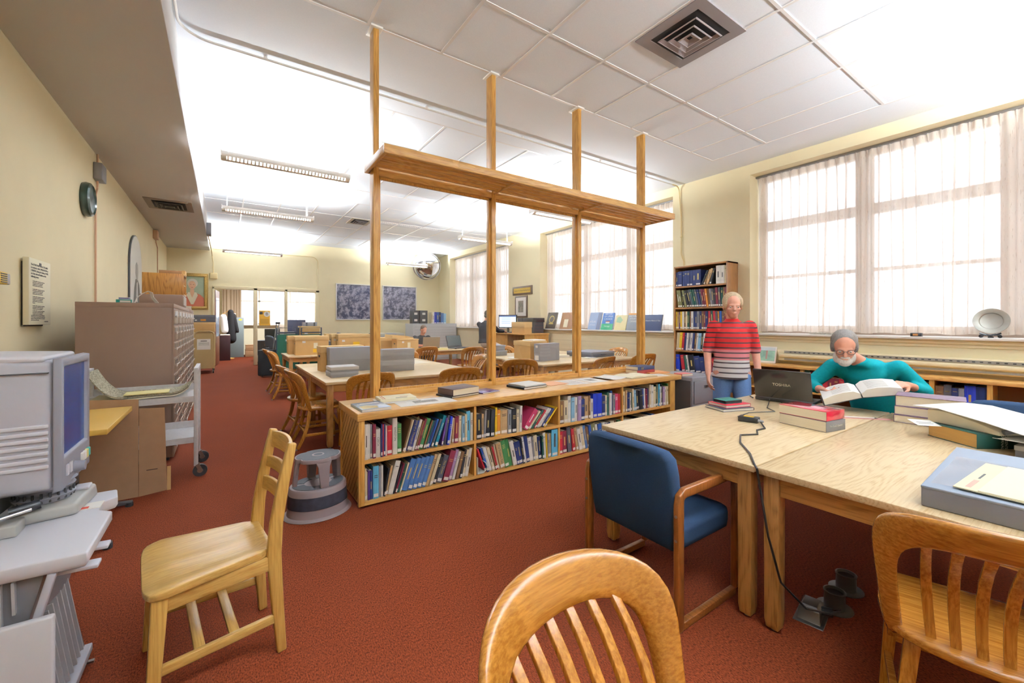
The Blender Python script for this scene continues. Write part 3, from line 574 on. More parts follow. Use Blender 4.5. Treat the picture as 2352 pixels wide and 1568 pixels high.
# curled magazine slumped in front of the second bay
m = MB().tube([(1.868, 3.3, .06), (1.90, 3.3, .16), (1.93, 3.3, .17), (1.965, 3.3, .11), (1.97, 3.3, .07), (1.93, 3.3, .053)], .01, sq=(.19, .004)) if False else MB()
rings = [(1.869, .2), (1.871, .055), (1.93, .053), (1.966, .075), (1.972, .105), (1.955, .14), (1.925, .165)]
m.loft([[(x, 3.255, z), (x, 3.445, z), (x + .006, 3.445, z + .004), (x + .006, 3.255, z + .004)] for x, z in rings])
tag(m.build('magazine', mat('magazine_green', '#d8ddd2', .4), smooth=True), 'curled pale green magazine slumped at the left of the second lower bay', 'magazine')
# perspex book rest tongues poking out below two shelves
for x, z, w in ((.99, .345, 'first'), (1.98, .345, 'second'), (2.55, .03, 'third')):
    pass

# ------------------------------------------------------------------ things lying on the counter
def flat_book(name, lb, c, loc, rz, w, d, h, cover=None, spine='left', pages=PAGEH, cat='book', group=None, title=None, tmat=None, tsize=.02, hard=True):
    t = thing(name, lb, cat, loc, rz, group); m = cover or bmat(c); k = .003; o = .004 if hard else 0
    cv = MB().box(-w / 2, w / 2, -d / 2, d / 2, 0, k).box(-w / 2, w / 2, -d / 2, d / 2, h - k, h)
    if spine == 'left': cv.box(-w / 2, -w / 2 + k, -d / 2, d / 2, 0, h)
    elif spine == 'right': cv.box(w / 2 - k, w / 2, -d / 2, d / 2, 0, h)
    elif spine == 'front': cv.box(-w / 2, w / 2, -d / 2, -d / 2 + k, 0, h)
    else: cv.box(-w / 2, w / 2, d / 2 - k, d / 2, 0, h)
    cv.build('cover', m, t, bev=.001)
    MB().box(-w / 2 + (k if spine == 'left' else o), w / 2 - (k if spine == 'right' else o), -d / 2 + (k if spine == 'front' else o), d / 2 - (k if spine == 'back' else o), k, h - k).build('pages', pages, t)
    if title: text(title, tsize, tmat or GOLD, t, (0, 0, h + .0003))
    return t
def sheet(name, lb, m, loc, rz, w, d, h=.0012, cat='paper', group=None, curl=0, lines=0, blot=0):
    t = thing(name, lb, cat, loc, rz, group)
    n = 6; MB().loft([[(-w / 2 + w * i / n, -d / 2, curl * (2 * i / n - 1) ** 2), (-w / 2 + w * i / n, d / 2, curl * (2 * i / n - 1) ** 2), (-w / 2 + w * i / n, d / 2, h + curl * (2 * i / n - 1) ** 2), (-w / 2 + w * i / n, -d / 2, h + curl * (2 * i / n - 1) ** 2)] for i in range(n + 1)]).build('leaf', m, t)
    if lines:
        s = MB(); rr = random.Random(lines)
        for k in range(lines):
            y = d / 2 - d * (.12 + .76 * (k + .5) / lines); s.box(-w * .36, w * (.36 if k % 4 != 3 else rr.uniform(-.1, .3)), y - .0015, y + .0015, h, h + .0004)
        s.build('print', mat('print_grey', '#6d6a68', .7), t)
    if blot: MB().box(-w * .2, w * .22, -d * .15, d * .2, h, h + .0004).build('picture', mat('print_picture', '#9a9690', .6, var=.5, vs=60), t)
    return t
Zt = CT + .0005
t = flat_book('atlas', 'glossy pale blue picture book lying at the left end of the counter', 'L', (.975, 3.42, Zt), R(2), .23, .30, .022, mat('atlas_cover', '#b9cbe4', .15), hard=False, pages=PAPER)
MB().prism([(-.1, -.13), (.02, -.13), (.03, -.05), (-.04, .0), (-.1, -.02)], .022, .0224).build('cover_picture', mat('atlas_picture', '#cdbd88', .3), t); MB().box(-.09, .09, .06, .075, .022, .0224).box(-.06, .09, .085, .098, .022, .0224).build('cover_lettering', WTXT, t)
sheet('map_sheet', 'large white map sheet lying flat on the counter under the cream booklet', PAPER, (1.44, 3.42, Zt), R(-3), .5, .26, lines=0, blot=1, cat='map')
sheet('folder', 'white folder under the cream booklet on the counter', mat('folder_white', '#ece8e6', .6), (1.25, 3.60, Zt + .002), R(-4), .36, .24, .006, cat='folder')
t = flat_book('booklet', 'thick cream booklet with red print lying on papers on the counter', 'C', (1.25, 3.62, Zt + .0085), R(-4), .31, .19, .026, CREAMP, hard=False, pages=CREAMP)
MB().box(-.13, -.125, -.08, .08, .026, .0264).box(-.115, -.107, -.08, .08, .026, .0264).box(.03, .1, -.03, -.022, .026, .0264).build('cover_print', mat('red_print', '#b4574a', .6), t); MB().box(-.02, .08, -.08, -.065, .026, .0264).build('cover_title', INK, t)
flat_book('book', 'thin black book under the large brown volume on the counter', 'B', (1.83, 3.56, Zt), R(12), .33, .24, .016, spine='left')
flat_book('book', 'large dark brown bound volume lying on the counter', 'H', (1.845, 3.57, Zt + .0165), R(12), .32, .23, .058, mat('brown_buckram', '#54403f', .5), spine='left', pages=PAGEH)
t = flat_book('magazine', 'thin magazine with a violet picture cover beside the large brown volume', 'P', (2.13, 3.57, Zt), R(12), .23, .2, .012, mat('violet_cover', '#5d4f86', .25), hard=False, pages=PAPER, cat='magazine')
flat_book('ring_binder', 'black binder under white papers on the middle of the counter', 'B', (2.66, 3.58, Zt), R(6), .33, .28, .022, spine='left', cat='binder', pages=PAPER)
sheet('paper_stack', 'stack of white paper lying on the black binder', PAPER, (2.68, 3.60, Zt + .0225), R(6), .3, .27, .012)
sheet('folder', 'salmon orange folder lying on the counter beside the white paper stack', mat('salmon_folder', '#e0a57c', .6), (3.03, 3.6, Zt), R(5), .28, .24, .004, cat='folder')
sheet('paper', 'printed white sheet on the counter, right of the salmon folder', PAPER, (3.28, 3.56, Zt), R(-6), .3, .36, lines=14)
sheet('paper', 'white sheet with a small picture, left of the curled sheet', PAPER, (3.59, 3.56, Zt), R(-4), .27, .36, blot=1)
sheet('paper', 'curled white sheet with a drawing beside the open book', PAPER, (3.89, 3.57, Zt), R(3), .3, .34, curl=.016, blot=1)
t = thing('open_book', 'open cream book lying on the right part of the counter', 'book', (4.33, 3.5, Zt), R(-4))
for s in (-1, 1):
    MB().loft([[(s * (.002 + .23 * i / 8), -.15, .001), (s * (.002 + .23 * i / 8), .15, .001), (s * (.002 + .23 * i / 8), .15, .004 + .018 * math.sin(math.pi * (.12 + .86 * i / 8)) ** .7), (s * (.002 + .23 * i / 8), -.15, .004 + .018 * math.sin(math.pi * (.12 + .86 * i / 8)) ** .7)] for i in range(9)]).build('page_block', CREAMP, t, smooth=True)
MB().box(-.24, .24, -.155, .155, 0, .002).build('cover', DARK, t)
sheet('paper', 'white leaf beside the open book near the end of the counter', PAPER, (4.66, 3.4, Zt), R(-14), .2, .22, lines=6)
t = flat_book('book', 'red bound book under the navy one at the end of the counter', 'R', (4.66, 3.69, Zt), R(-3), .34, .21, .05, mat('faded_red_cloth', '#8a2f2a', .6), spine='front')
t = flat_book('book', 'navy bound book on top of the red one at the end of the counter', 'N', (4.66, 3.69, Zt + .0505), R(-1), .34, .21, .046, mat('faded_navy_cloth', '#2e3656', .6), spine='front')
s = MB()
for k in range(3): s.box(-.1 + .018 * k, -.094 + .018 * k, -.1065, -.105, .008, .038)
s.build('spine_title', GOLD, t)
sheet('folder', 'orange folder jutting over the right end of the counter', mat('orange_folder', '#dc9a62', .6), (4.84, 3.6, Zt + .002), R(-12), .34, .24, .012, cat='folder')
# ------------------------------------------------------------------ tables
TH = .745
def table(lb, x0, x1, y0, y1, group, name='reading_table'):
    t = thing(name, lb, 'table', ((x0 + x1) / 2, (y0 + y1) / 2, 0), 0, group); w, d = (x1 - x0) / 2, (y1 - y0) / 2
    MB().box(-w, w, -d, d, TH - .03, TH).build('tabletop', TOP_X, t, bev=.003)
    a, i = .085, .03
    MB().box(-w + .09, w - .09, -d + i, -d + i + .022, TH - .03 - a, TH - .03).build('apron', LEG_X, t); MB().box(-w + .09, w - .09, d - i - .022, d - i, TH - .03 - a, TH - .03).build('apron', LEG_X, t)
    MB().box(-w + i, -w + i + .022, -d + .09, d - .09, TH - .03 - a, TH - .03).build('apron', LEG_Y, t); MB().box(w - i - .022, w - i, -d + .09, d - .09, TH - .03 - a, TH - .03).build('apron', LEG_Y, t)
    for sx in (-1, 1):
        for sy in (-1, 1):
            cx, cy = sx * (w - .055), sy * (d - .055)
            l = MB().loft([[(cx + q * r, cy + p * r, z) for q, p in ((-1, -1), (1, -1), (1, 1), (-1, 1))] for z, r in ((.012, .026), (.05, .031), (TH - .03, .033))]).build('leg', LEG_Z, t, bev=.003)
            MB().cyl((cx, cy, 0), (cx, cy, .014), .014, n=12).build('glide', STEEL, l)
    return t
GT = 'pale topped oak reading tables'
table('near reading table carrying the laptop, close to the bookcase', 2.04, 4.09, .967, 1.925, GT)
table('near reading table in the right corner carrying the grey box', 2.04, 4.09, 0.0, .957, GT)
table('reading table behind the partition nearest the aisle, carrying flat grey boxes', .93, 2.95, 4.99, 6.2, GT)
table('reading table behind the partition joined to the far side of the flat grey boxes table', .93, 2.95, 6.21, 7.42, GT)
table('reading table with the tan carton, grey case and flat portfolio behind the right glass', 4.12, 6.5, 5.12, 6.3, GT)
table('reading table beyond the carton table, below the leaning man', 4.22, 6.45, 6.31, 7.5, GT)
table('far reading table with the two tan cartons, beside the green trucks', 1.02, 3.0, 9.1, 10.3, GT)
table('far reading table with the row of three tan cartons', 1.6, 3.4, 10.9, 12.1, GT)
table('far reading table with the laptops and the seated reader', 3.1, 5.15, 9.2, 10.4, GT)

# ------------------------------------------------------------------ oak library chairs (bent crest rail, slatted back)
def library_chair(name, lb, group):
    t = thing(name, lb, 'chair', (0, 0, 0), 0, group)
    # seat
    pts = [(-.2, .225), (.2, .225), (.235, .15), (.245, 0), (.235, -.12)] + [(.235 * math.cos(R(q)), -.1 - .135 * math.sin(R(q))) for q in range(18, 180, 18)] + [(-.235, -.12), (-.245, 0), (-.235, .15)]
    MB().prism(pts, .425, .455).build('seat', CH_X, t, bev=.009, seg=3)
    def Y(s, z):
        k = max(0, (z - .42) / .45)
        return -.12 - .16 * k - .075 * (1 - (s / .27) ** 2) * k ** .6 + .05 * (abs(s) / .27) ** 4 * k
    # crest rail and stiles as one bent hoop
    o = [(.232, .40), (.245, .50), (.257, .60), (.268, .70), (.272, .765), (.258, .82), (.222, .855), (.16, .872), (.08, .880), (0, .883)]
    n_ = [(.185, .40), (.196, .50), (.204, .58), (.210, .65), (.209, .70), (.196, .742), (.165, .768), (.118, .781), (.06, .786), (0, .787)]
    o = o + [(-x, z) for x, z in o[-2::-1]]; n_ = n_ + [(-x, z) for x, z in n_[-2::-1]]
    rings = []
    for (a, za), (b, zb) in zip(o, n_):
        th = .019
        ring = []
        for f, e in ((0, .55), (.12, 1), (.5, 1.12), (.88, 1), (1, .5)):
            s, z = a + (b - a) * f, za + (zb - za) * f; ring.append((s, Y(s, z) + th * e, z))
        for f, e in ((1, .5), (.88, 1), (.5, 1.12), (.12, 1), (0, .55)):
            s, z = a + (b - a) * f, za + (zb - za) * f; ring.append((s, Y(s, z) - th * e, z))
        rings.append(ring)
    MB().loft(rings).build('back_hoop', CH_X, t, smooth=True, sub=1)
    for k in range(6):
        s = -.15 + .06 * k; pts = []; sq = []
        for j in range(7):
            q = j / 6; z = .445 + q * .35; x = s * (.86 + .16 * q) + .0; y = -.19 - .0 * q + (Y(x, z) + .19 + .05 * (abs(x) / .2) ** 2 * (1 - q)) * (q ** 1.1) + .018 * math.sin(math.pi * q) + .045 * (abs(x) / .17) ** 2 * (1 - q)
            pts.append((x, y, z)); sq.append((.026 - .006 * abs(q - .45), .014))
        MB().tube(pts, .01, sq=sq).build('slat', CH_Z, t, bev=.002)
    def leg(p0, p1, bend, r0=.02, r1=.017):
        pts = []; sq = []
        for j in range(7):
            q = j / 6; pts.append((p0[0] + (p1[0] - p0[0]) * q + bend[0] * math.sin(math.pi * q * .9), p0[1] + (p1[1] - p0[1]) * q + bend[1] * math.sin(math.pi * q * .9), p0[2] + (p1[2] - p0[2]) * q)); r = r0 + (r1 - r0) * q; sq.append((2 * r, 2 * r))
        l = MB().tube(pts, .02, sq=sq).build('leg', CH_Z, t, bev=.006)
        MB().cyl((p1[0], p1[1], 0), (p1[0], p1[1], .012), .012, n=10).build('glide', STEEL, l)
    leg((-.19, .17, .43), (-.215, .205, .01), (0, 0)); leg((.19, .17, .43), (.215, .205, .01), (0, 0))
    leg((-.165, -.13, .43), (-.215, -.27, .01), (.0, .035)); leg((.165, -.13, .43), (.215, -.27, .01), (0, .035))
    MB().box(-.2, .2, .175, .197, .21, .24).build('stretcher', CH_X, t, bev=.003); MB().box(-.195, .195, -.195, -.173, .17, .2).build('stretcher', CH_X, t, bev=.003)
    for s in (-1, 1):
        MB().tube([(s * .207, .185, .15), (s * .2, -.18, .15)], .01, sq=(.022, .03)).build('stretcher', CH_X, t, bev=.003)
        MB().tube([(s * .2, .17, .24), (s * .195, .12, .34), (s * .185, .02, .40), (s * .18, -.05, .425)], .01, sq=(.022, .026)).build('brace', CH_Z, t, bev=.003)
    return t
GC = 'oak library chairs with slatted backs'
lc = library_chair('library_chair', 'golden oak slat-back chair in the foreground, only its bent back showing', GC)
lc.location = (.62, .38, 0); lc.rotation_euler = (0, 0, R(184))
def chair(x, y, face, lb): return again(lc, lb, (x, y, 0), R(face) - R(90))
chair(1.98, .25, 17, 'brown oak slat-back chair drawn up to the near table beside the floor sockets')
# behind the partition: aisle side of the paired tables, facing +x
chair(.93, 5.36, 0, 'oak slat-back chair on the aisle side, nearest the step stool')
chair(.90, 6.0, 4, 'oak slat-back chair on the aisle side, second behind the step stool')
chair(1.02, 8.9, -8, 'oak slat-back chair on the aisle side, third from the partition, beside the tan cartons')
chair(1.0, 9.75, 3, 'oak slat-back chair on the aisle side, farthest, next to the green truck')
chair(1.32, 4.86, 94, 'oak slat-back chair right behind the first partition post')
chair(2.42, 4.8, 82, 'oak slat-back chair behind the left glass pane, back to the counter')
chair(2.82, 7.55, -100, 'oak slat-back chair at the far side of the flat grey boxes table, facing us')
chair(3.3, 6.1, 172, 'oak slat-back chair at the right end of the paired tables, shining top rail')
chair(3.75, 5.25, 60, 'oak slat-back chair at the left corner of the carton table')
chair(4.95, 4.86, 98, 'oak slat-back chair behind the middle glass pane, back to the counter')
chair(6.05, 4.9, 80, 'oak slat-back chair behind the right glass pane near the window wall')
chair(5.3, 7.75, -88, 'oak slat-back chair behind the flat dark grey portfolio')
chair(6.62, 6.0, 178, 'oak slat-back chair at the window end of the carton table')
chair(3.72, 8.95, 92, 'oak slat-back chair in front of the seated reader with the brown laptop')
chair(4.55, 8.3, 84, 'oak slat-back chair in front of the grey laptop, near the middle post')
chair(2.6, 10.62, 90, 'oak slat-back chair between the tan cartons, far left of the first post')

# ------------------------------------------------------------------ ladder-back chair in the foreground
def ladder_chair():
    t = thing('ladder_back_chair', 'yellow oak ladder-back chair standing alone in the aisle', 'chair', (-.055, 2.205, 0), R(97.5))
    def seat(u, v, top):
        w = abs(2 * u - 1); y = -.215 + .43 * v - .022 * w ** 7 * max(0, v - .6) / .4; hw = .175 + .075 * v - .02 * max(0, (v - .86) / .14) ** 2 - .035 * max(0, (.16 - v) / .16) ** 2; x = (2 * u - 1) * hw
        z = .452 if top else .42
        if top:
            f = max(0, 1 - (abs(2 * u - 1) / .82) ** 4) * (1 if v > .22 else max(0, 1 - ((.22 - v) / .17) ** 2)); z -= .014 * f; z += .006 * f * max(0, 1 - abs(2 * u - 1) / .25) * v; z -= .01 * max(0, v - .85) / .15
        return (x, y, z)
    b = MB(); n = 16
    b.grid(lambda u, v: seat(u, v, 1), n, n); b.grid(lambda u, v: seat(u, v, 0), n, n)
    k = (n + 1) ** 2; rim = [i * (n + 1) for i in range(n)] + [n * (n + 1) + j for j in range(n)] + [i * (n + 1) + n for i in range(n, 0, -1)] + [j for j in range(n, 0, -1)]
    b.f += [(rim[i], rim[(i + 1) % len(rim)], rim[(i + 1) % len(rim)] + k, rim[i] + k) for i in range(len(rim))]
    s = b.build('seat', LAD_Y, t, bev=.012, seg=3); s.modifiers['b'].angle_limit = R(60)
    for sx in (-1, 1):
        MB().tube([(sx * .205, .165, .425), (sx * .215, .19, .0)], .02, sq=[(.05, .05), (.038, .038)]).build('leg', LAD_Z, t, bev=.005)
        pts = [(sx * .178, -.24, 0), (sx * .172, -.225, .2), (sx * .168, -.212, .42), (sx * .166, -.222, .55), (sx * .166, -.25, .72), (sx * .166, -.285, .885)]
        MB().tube(pts, .02, sq=[(.034, .036), (.034, .046), (.034, .056), (.034, .05), (.033, .044), (.032, .034)]).build('back_leg', LAD_Z, t, bev=.006)
        MB().tube([(sx * .205, .15, .39), (sx * .172, -.2, .39)], .02, sq=(.02, .06)).build('side_rail', LAD_Y, t, bev=.003)
        MB().tube([(sx * .208, .165, .15), (sx * .178, -.215, .15)], .02, sq=(.02, .036)).build('side_stretcher', LAD_Y, t, bev=.003)
    for y, hw in ((.045, .19), (-.07, .185)): MB().box(-hw, hw, y - .018, y + .018, .143, .160).build('cross_stretcher', LAD_X, t, bev=.003)
    MB().box(-.19, .19, .158, .178, .36, .42).build('front_rail', LAD_X, t, bev=.003); MB().box(-.15, .15, -.215, -.195, .37, .42).build('rear_rail', LAD_X, t, bev=.003)
    for z, h, y in ((.84, .075, -.277), (.735, .05, -.254), (.635, .06, -.237)):
        MB().loft([[(x, y - .022 * (1 - (x / .16) ** 2) + dy, z - h / 2 + zz * h + (.008 * (1 - (x / .16) ** 2) if zz else 0)) for dy, zz in ((-.008, 0), (.008, 0), (.004, 1), (-.012, 1))] for x in [-.158 + .316 * i / 10 for i in range(11)]]).build('ladder_slat', LAD_X, t, bev=.003)
ladder_chair()

# ------------------------------------------------------------------ upholstered armchairs with oak sled frames
def armchair(name, lb, fab, group):
    t = thing(name, lb, 'chair', (0, 0, 0), 0, group)
    for s in (-1, 1):
        x = s * .285; z1 = .625
        pts = [(x, -.235, .03)] + [(x, -.24, z) for z in (.3, .585)] + [(x, -.232, .615), (x, -.205, z1)] + [(x, .225, z1), (x, .255, .615), (x, .265, .585)] + [(x, .265, .05), (x, .255, .025), (x, .235, .016)] + [(x, -.2, .016)]
        fr = MB().tube([(x, -.245, .0)] + [(x, -.245, .58), (x, -.238, .612), (x, -.21, .628), (x, .2, .628), (x, .24, .622), (x, .252, .60)], .02, sq=(.03, .045)).build('arm', ARM_Z, t, bev=.006)
        MB().tube([(x, .252, .62), (x, .252, .03)], .02, sq=(.03, .045)).build('front_post', ARM_Z, t, bev=.006)
        MB().tube([(x, -.225, .02), (x, .235, .02)], .02, sq=(.03, .036)).build('sled_runner', ARM_X, t, bev=.004)
        for z in (.42, .53): MB().cyl((x + s * .0, -.27, z), (x, -.262, z), .007, n=10).build('bolt', STEEL, fr)
    def sq(w, h, n=6, r=.05):
        out = []
        for cx, cy, a in ((w - r, h - r, 0), (-w + r, h - r, 90), (-w + r, -h + r, 180), (w - r, -h + r, 270)): out += [(cx + r * math.cos(R(a + 90 * k / n)), cy + r * math.sin(R(a + 90 * k / n))) for k in range(n + 1)]
        return out
    c = sq(.262, .245, r=.05)
    MB().loft([[(x * f, y * f + .015, z) for x, y in c] for z, f in ((.335, .93), (.345, .985), (.375, 1), (.415, 1), (.435, .985), (.447, .93), (.452, .8))]).build('seat', fab, t, smooth=True, ang=180)
    p = [(-.25, .34), (-.262, .40), (-.27, .55), (-.272, .70), (-.262, .78), (-.23, .815), (-.15, .828), (0, .832)]; p = p + [(-x, z) for x, z in p[-2::-1]]
    def bk(f, y): return [(x * f, y - .045 * (z - .4) / .4 - .03 * (1 - (x / .27) ** 2), .585 + (z - .585) * f) for x, z in p]
    MB().loft([bk(.9, -.165), bk(.97, -.175), bk(1, -.195), bk(1, -.215), bk(.975, -.238), bk(.92, -.247)]).build('backrest', fab, t, smooth=True, ang=180)
    return t
GA = 'blue upholstered armchairs with wooden frames'
ac = armchair('armchair', 'dark blue armchair with oak sled frame at the left side of the near table', BLUEF, GA)
ac.location = (1.965, 1.43, 0); ac.rotation_euler = (0, 0, R(-90))
again(ac, 'dark blue armchair on the far side of the corner table, only its back top showing', (4.5, .42, 0), R(85))
again(ac, 'dark blue armchair pushed under the corner table, behind the brown slat-back chair', (3.0, -.08, 0), R(10))
def swivel_chair(name, lb, loc, rz, fab, h=.95, seat=.48, w=.24, arms=False):
    t = thing(name, lb, 'chair', loc, rz)
    for k in range(5):
        q = R(72 * k + 18); f = MB().tube([(.03 * math.cos(q), .03 * math.sin(q), .11), (.29 * math.cos(q), .29 * math.sin(q), .075)], .02, sq=[(.05, .04), (.03, .025)]).build('base_arm', BLACK, t, bev=.004)
        MB().lathe([(.001, -.012), (.026, -.012), (.028, 0), (.026, .012), (.001, .012)], 16).build('caster', BLACK, f, (.29 * math.cos(q), .29 * math.sin(q), .028), (R(90), 0, q))
        MB().cyl((.29 * math.cos(q), .29 * math.sin(q), .04), (.29 * math.cos(q), .29 * math.sin(q), .085), .008, n=8).build('caster_stem', STEEL, f)
    MB().cyl((0, 0, .09), (0, 0, seat - .05), .028).build('column', BLACK, t, smooth=True)
    c = [(math.copysign(abs(math.cos(R(q))) ** .6, math.cos(R(q))) * w, math.copysign(abs(math.sin(R(q))) ** .6, math.sin(R(q))) * .235) for q in range(0, 360, 12)]
    MB().loft([[(x * f, y * f, z) for x, y in c] for z, f in ((seat - .06, .85), (seat - .045, .96), (seat - .01, 1), (seat + .01, .96), (seat + .02, .8))]).build('seat', fab, t, smooth=True, ang=180)
    hh = (h - seat - .08) / 2; zc = h - hh
    cb = [(math.copysign(abs(math.cos(R(q))) ** .65, math.cos(R(q))) * w * .95, math.copysign(abs(math.sin(R(q))) ** .65, math.sin(R(q))) * hh) for q in range(0, 360, 12)]
    bk = lambda f, y: [(x * f, y + .05 * (x / w) ** 2 - .12 * (z) * .5, zc + z * f) for x, z in cb]
    MB().loft([bk(.8, -.19), bk(.95, -.2), bk(1, -.225), bk(.95, -.25), bk(.8, -.258)]).build('backrest', fab, t, smooth=True, ang=180)
    MB().tube([(0, -.1, seat - .05), (0, -.26, seat - .03), (0, -.265, seat + .2)], .02, sq=(.06, .02)).build('back_bracket', BLACK, t, bev=.003)
    if arms:
        for s in (-1, 1): MB().tube([(s * .24, .05, seat - .04), (s * .28, .05, seat + .05), (s * .28, .06, seat + .2), (s * .28, .16, seat + .21), (s * .28, -.16, seat + .21)], .02, sq=(.03, .035)).build('arm', ARM_Z, t, bev=.005)
    return t
swivel_chair('office_chair', 'brown upholstered office chair behind the man in teal', (4.82, 1.18, 0), R(80), mat('brown_upholstery', '#6f5a52', .9, spec=.1, var=.06, vs=200, bump=.2), .93, .47, .27)
swivel_chair('office_chair', 'blue office chair seen edge on before the back wall', (3.5, 15.4, 0), R(-75), mat('slate_upholstery', '#46536a', .9, spec=.1), 1.05, .5, .24)
swivel_chair('office_chair', 'grey office chair with wooden arms behind the black suitcase', (1.35, 15.2, 0), R(-60), mat('grey_upholstery', '#55585e', .9, spec=.1), 1.0, .47, .23, True)
# ------------------------------------------------------------------ microfilm reader on its stand
t = thing('reader_stand', 'pale grey ribbed stand on casters carrying the microfilm reader', 'stand', (-.85, 2.12, 0))
pl = [(.50, -.29), (.50, .06), (.455, .10), (.45, .19), (.49, .225), (.472, .33), (-.5, .33), (-.5, -.24)]
MB().loft([[(x * k, y * k, z) for x, y in pl] for z, k in ((.655, .985), (.668, 1), (.695, 1), (.70, .995))]).build('counter', PUTTYW, t, bev=.004)
MB().box(.39, .455, .125, .195, .70, .703).build('slot_tray', PAPER, t); MB().box(.40, .42, .13, .15, .7032, .7042).build('red_mark', mat('red_mark', '#d0442c', .5), t)
for y in (-.08, -.22): MB().tube([(.4, y, .635), (.515, y, .63)], .02, sq=(.05, .012)).build('lever', PUTTYW, t, bev=.003)
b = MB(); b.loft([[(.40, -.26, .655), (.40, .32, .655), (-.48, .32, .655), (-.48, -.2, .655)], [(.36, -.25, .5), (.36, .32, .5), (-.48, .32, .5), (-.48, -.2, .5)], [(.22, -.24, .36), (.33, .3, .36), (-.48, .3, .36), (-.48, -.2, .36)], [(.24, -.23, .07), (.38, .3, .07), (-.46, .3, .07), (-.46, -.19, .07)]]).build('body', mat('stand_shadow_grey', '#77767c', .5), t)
r = MB()
def yf(x, z): return -.2 - .06 * (x + .48) / .88 - .006
for k in range(30):
    x = -.46 + .0275 * k; z0 = .08 if x < .2 else .40 + (x - .2) * 1.1
    r.tube([(x, yf(x, .6), .65), (x, yf(x, .3) + .01, max(z0, .1))], .01, sq=(.007, .022))
for k in range(11):
    y = -.2 + .045 * k; r.tube([(.32 + .01, y, .4), (.375, y, .1)], .01, sq=(.02, .008))
r.build('ribs', mat('stand_ribs', '#b4b3b8', .5), t)
MB().tube([(.42, -.27, .655), (.38, -.265, .5), (.235, -.26, .37), (.25, -.25, .07)], .02, sq=(.02, .03)).build('corner_post', PUTTY, t, bev=.004)
MB().box(-.46, .4, -.19, .31, .055, .085).build('base', PUTTY, t, bev=.004)
for x, y in ((.36, .28), (.2, -.15), (-.42, .28), (-.42, -.15)):
    c = MB().cyl((x - .014, y, .028), (x + .014, y, .028), .028).build('caster', RUBBER, t, smooth=True)
    MB().lathe([(.034, .036), (.036, .045), (.02, .06), (.01, .062)], 16, (x, y, 0)).build('caster_cap', CHROME, c, smooth=True); MB().box(x + .02, x + .05, y - .008, y + .008, .02, .028).build('brake_tab', STEEL, c)
t = thing('microfilm_reader', 'large pale grey microfilm reader with a dark blue screen facing right', 'microfilm reader', (-.85, 2.12, .7002))
# head: body shell, bezel and screen; the screen faces +x
hx0, hx1 = -.42, .345
pr = [(-.0, .10), (-.0, .45), (.05, .575), (.46, .575), (.46, .10)]
b = MB(); b.loft([[(hx0, .08, .2), (hx0, .40, .2), (hx0, .40, .52), (hx0, .08, .52)], [(-.1, .04, .11), (-.1, .42, .11), (-.1, .42, .60), (-.1, .04, .60)], [(hx1, .05, .115), (hx1, .42, .115), (hx1, .42, .58), (hx1, .05, .58)]]).build('housing', PUTTY, t, bev=.02, seg=3)
r = MB()
for k in range(7): z = .20 + .024 * k; r.tube([(-.3, .052 - .0, z), (hx1 - .01, .047, z + .004)], .01, sq=(.01, .013))
r.build('vent_ribs', PUTTYW, t, bev=.003)
MB().tube([(-.32, .05, .53), (hx1 - .01, .049, .538)], .01, sq=(.012, .004)).build('seam', DARK, t)
MB().loft([[(-.36, .06, .55), (-.36, .41, .55), (-.36, .41, .62), (-.36, .06, .62)], [(hx1 - .02, .05, .575), (hx1 - .02, .42, .575), (hx1 - .02, .42, .596), (hx1 - .02, .05, .596)]]).build('top_cover', PUTTYW, t, bev=.01)
f = MB(); y0, y1, z0, z1 = .045, .425, .105, .588
f.loft([[(hx1, y0, z0), (hx1, y1, z0), (hx1, y1, z1), (hx1, y0, z1)], [(hx1 + .024, y0 + .004, z0 + .004), (hx1 + .024, y1 - .004, z0 + .004), (hx1 + .024, y1 - .004, z1 - .004), (hx1 + .024, y0 + .004, z1 - .004)],
        [(hx1 + .025, y0 + .022, z0 + .115), (hx1 + .025, y1 - .035, z0 + .115), (hx1 + .025, y1 - .035, z1 - .03), (hx1 + .025, y0 + .022, z1 - .03)], [(hx1 + .012, y0 + .028, z0 + .121), (hx1 + .012, y1 - .041, z0 + .121), (hx1 + .012, y1 - .041, z1 - .036), (hx1 + .012, y0 + .028, z1 - .036)]])
f.build('bezel', PUTTYD, t, bev=.004)
MB().box(hx1 + .008, hx1 + .014, y0 + .026, y1 - .039, z0 + .119, z1 - .034).build('screen', mat('dark_blue_screen', '#1f4f96', .22), t)
for k, (yy, m_) in enumerate(((.28, WHITE), (.31, WHITE), (.34, mat('yellow_key', '#d9cf86', .5)), (.37, mat('teal_key', '#4fb5a5', .5)))): MB().box(hx1 + .02, hx1 + .034, yy, yy + .02, .15, .185).build('button', m_, t, bev=.003)
MB().cyl((hx1 + .02, .2, .155), (hx1 + .055, .2, .155), .022, .018).build('focus_knob', PUTTYD, t, smooth=True)
for yy in (.09, .13): MB().box(hx1 + .021, hx1 + .029, yy, yy + .022, .15, .19).build('switch', PUTTYW, t)
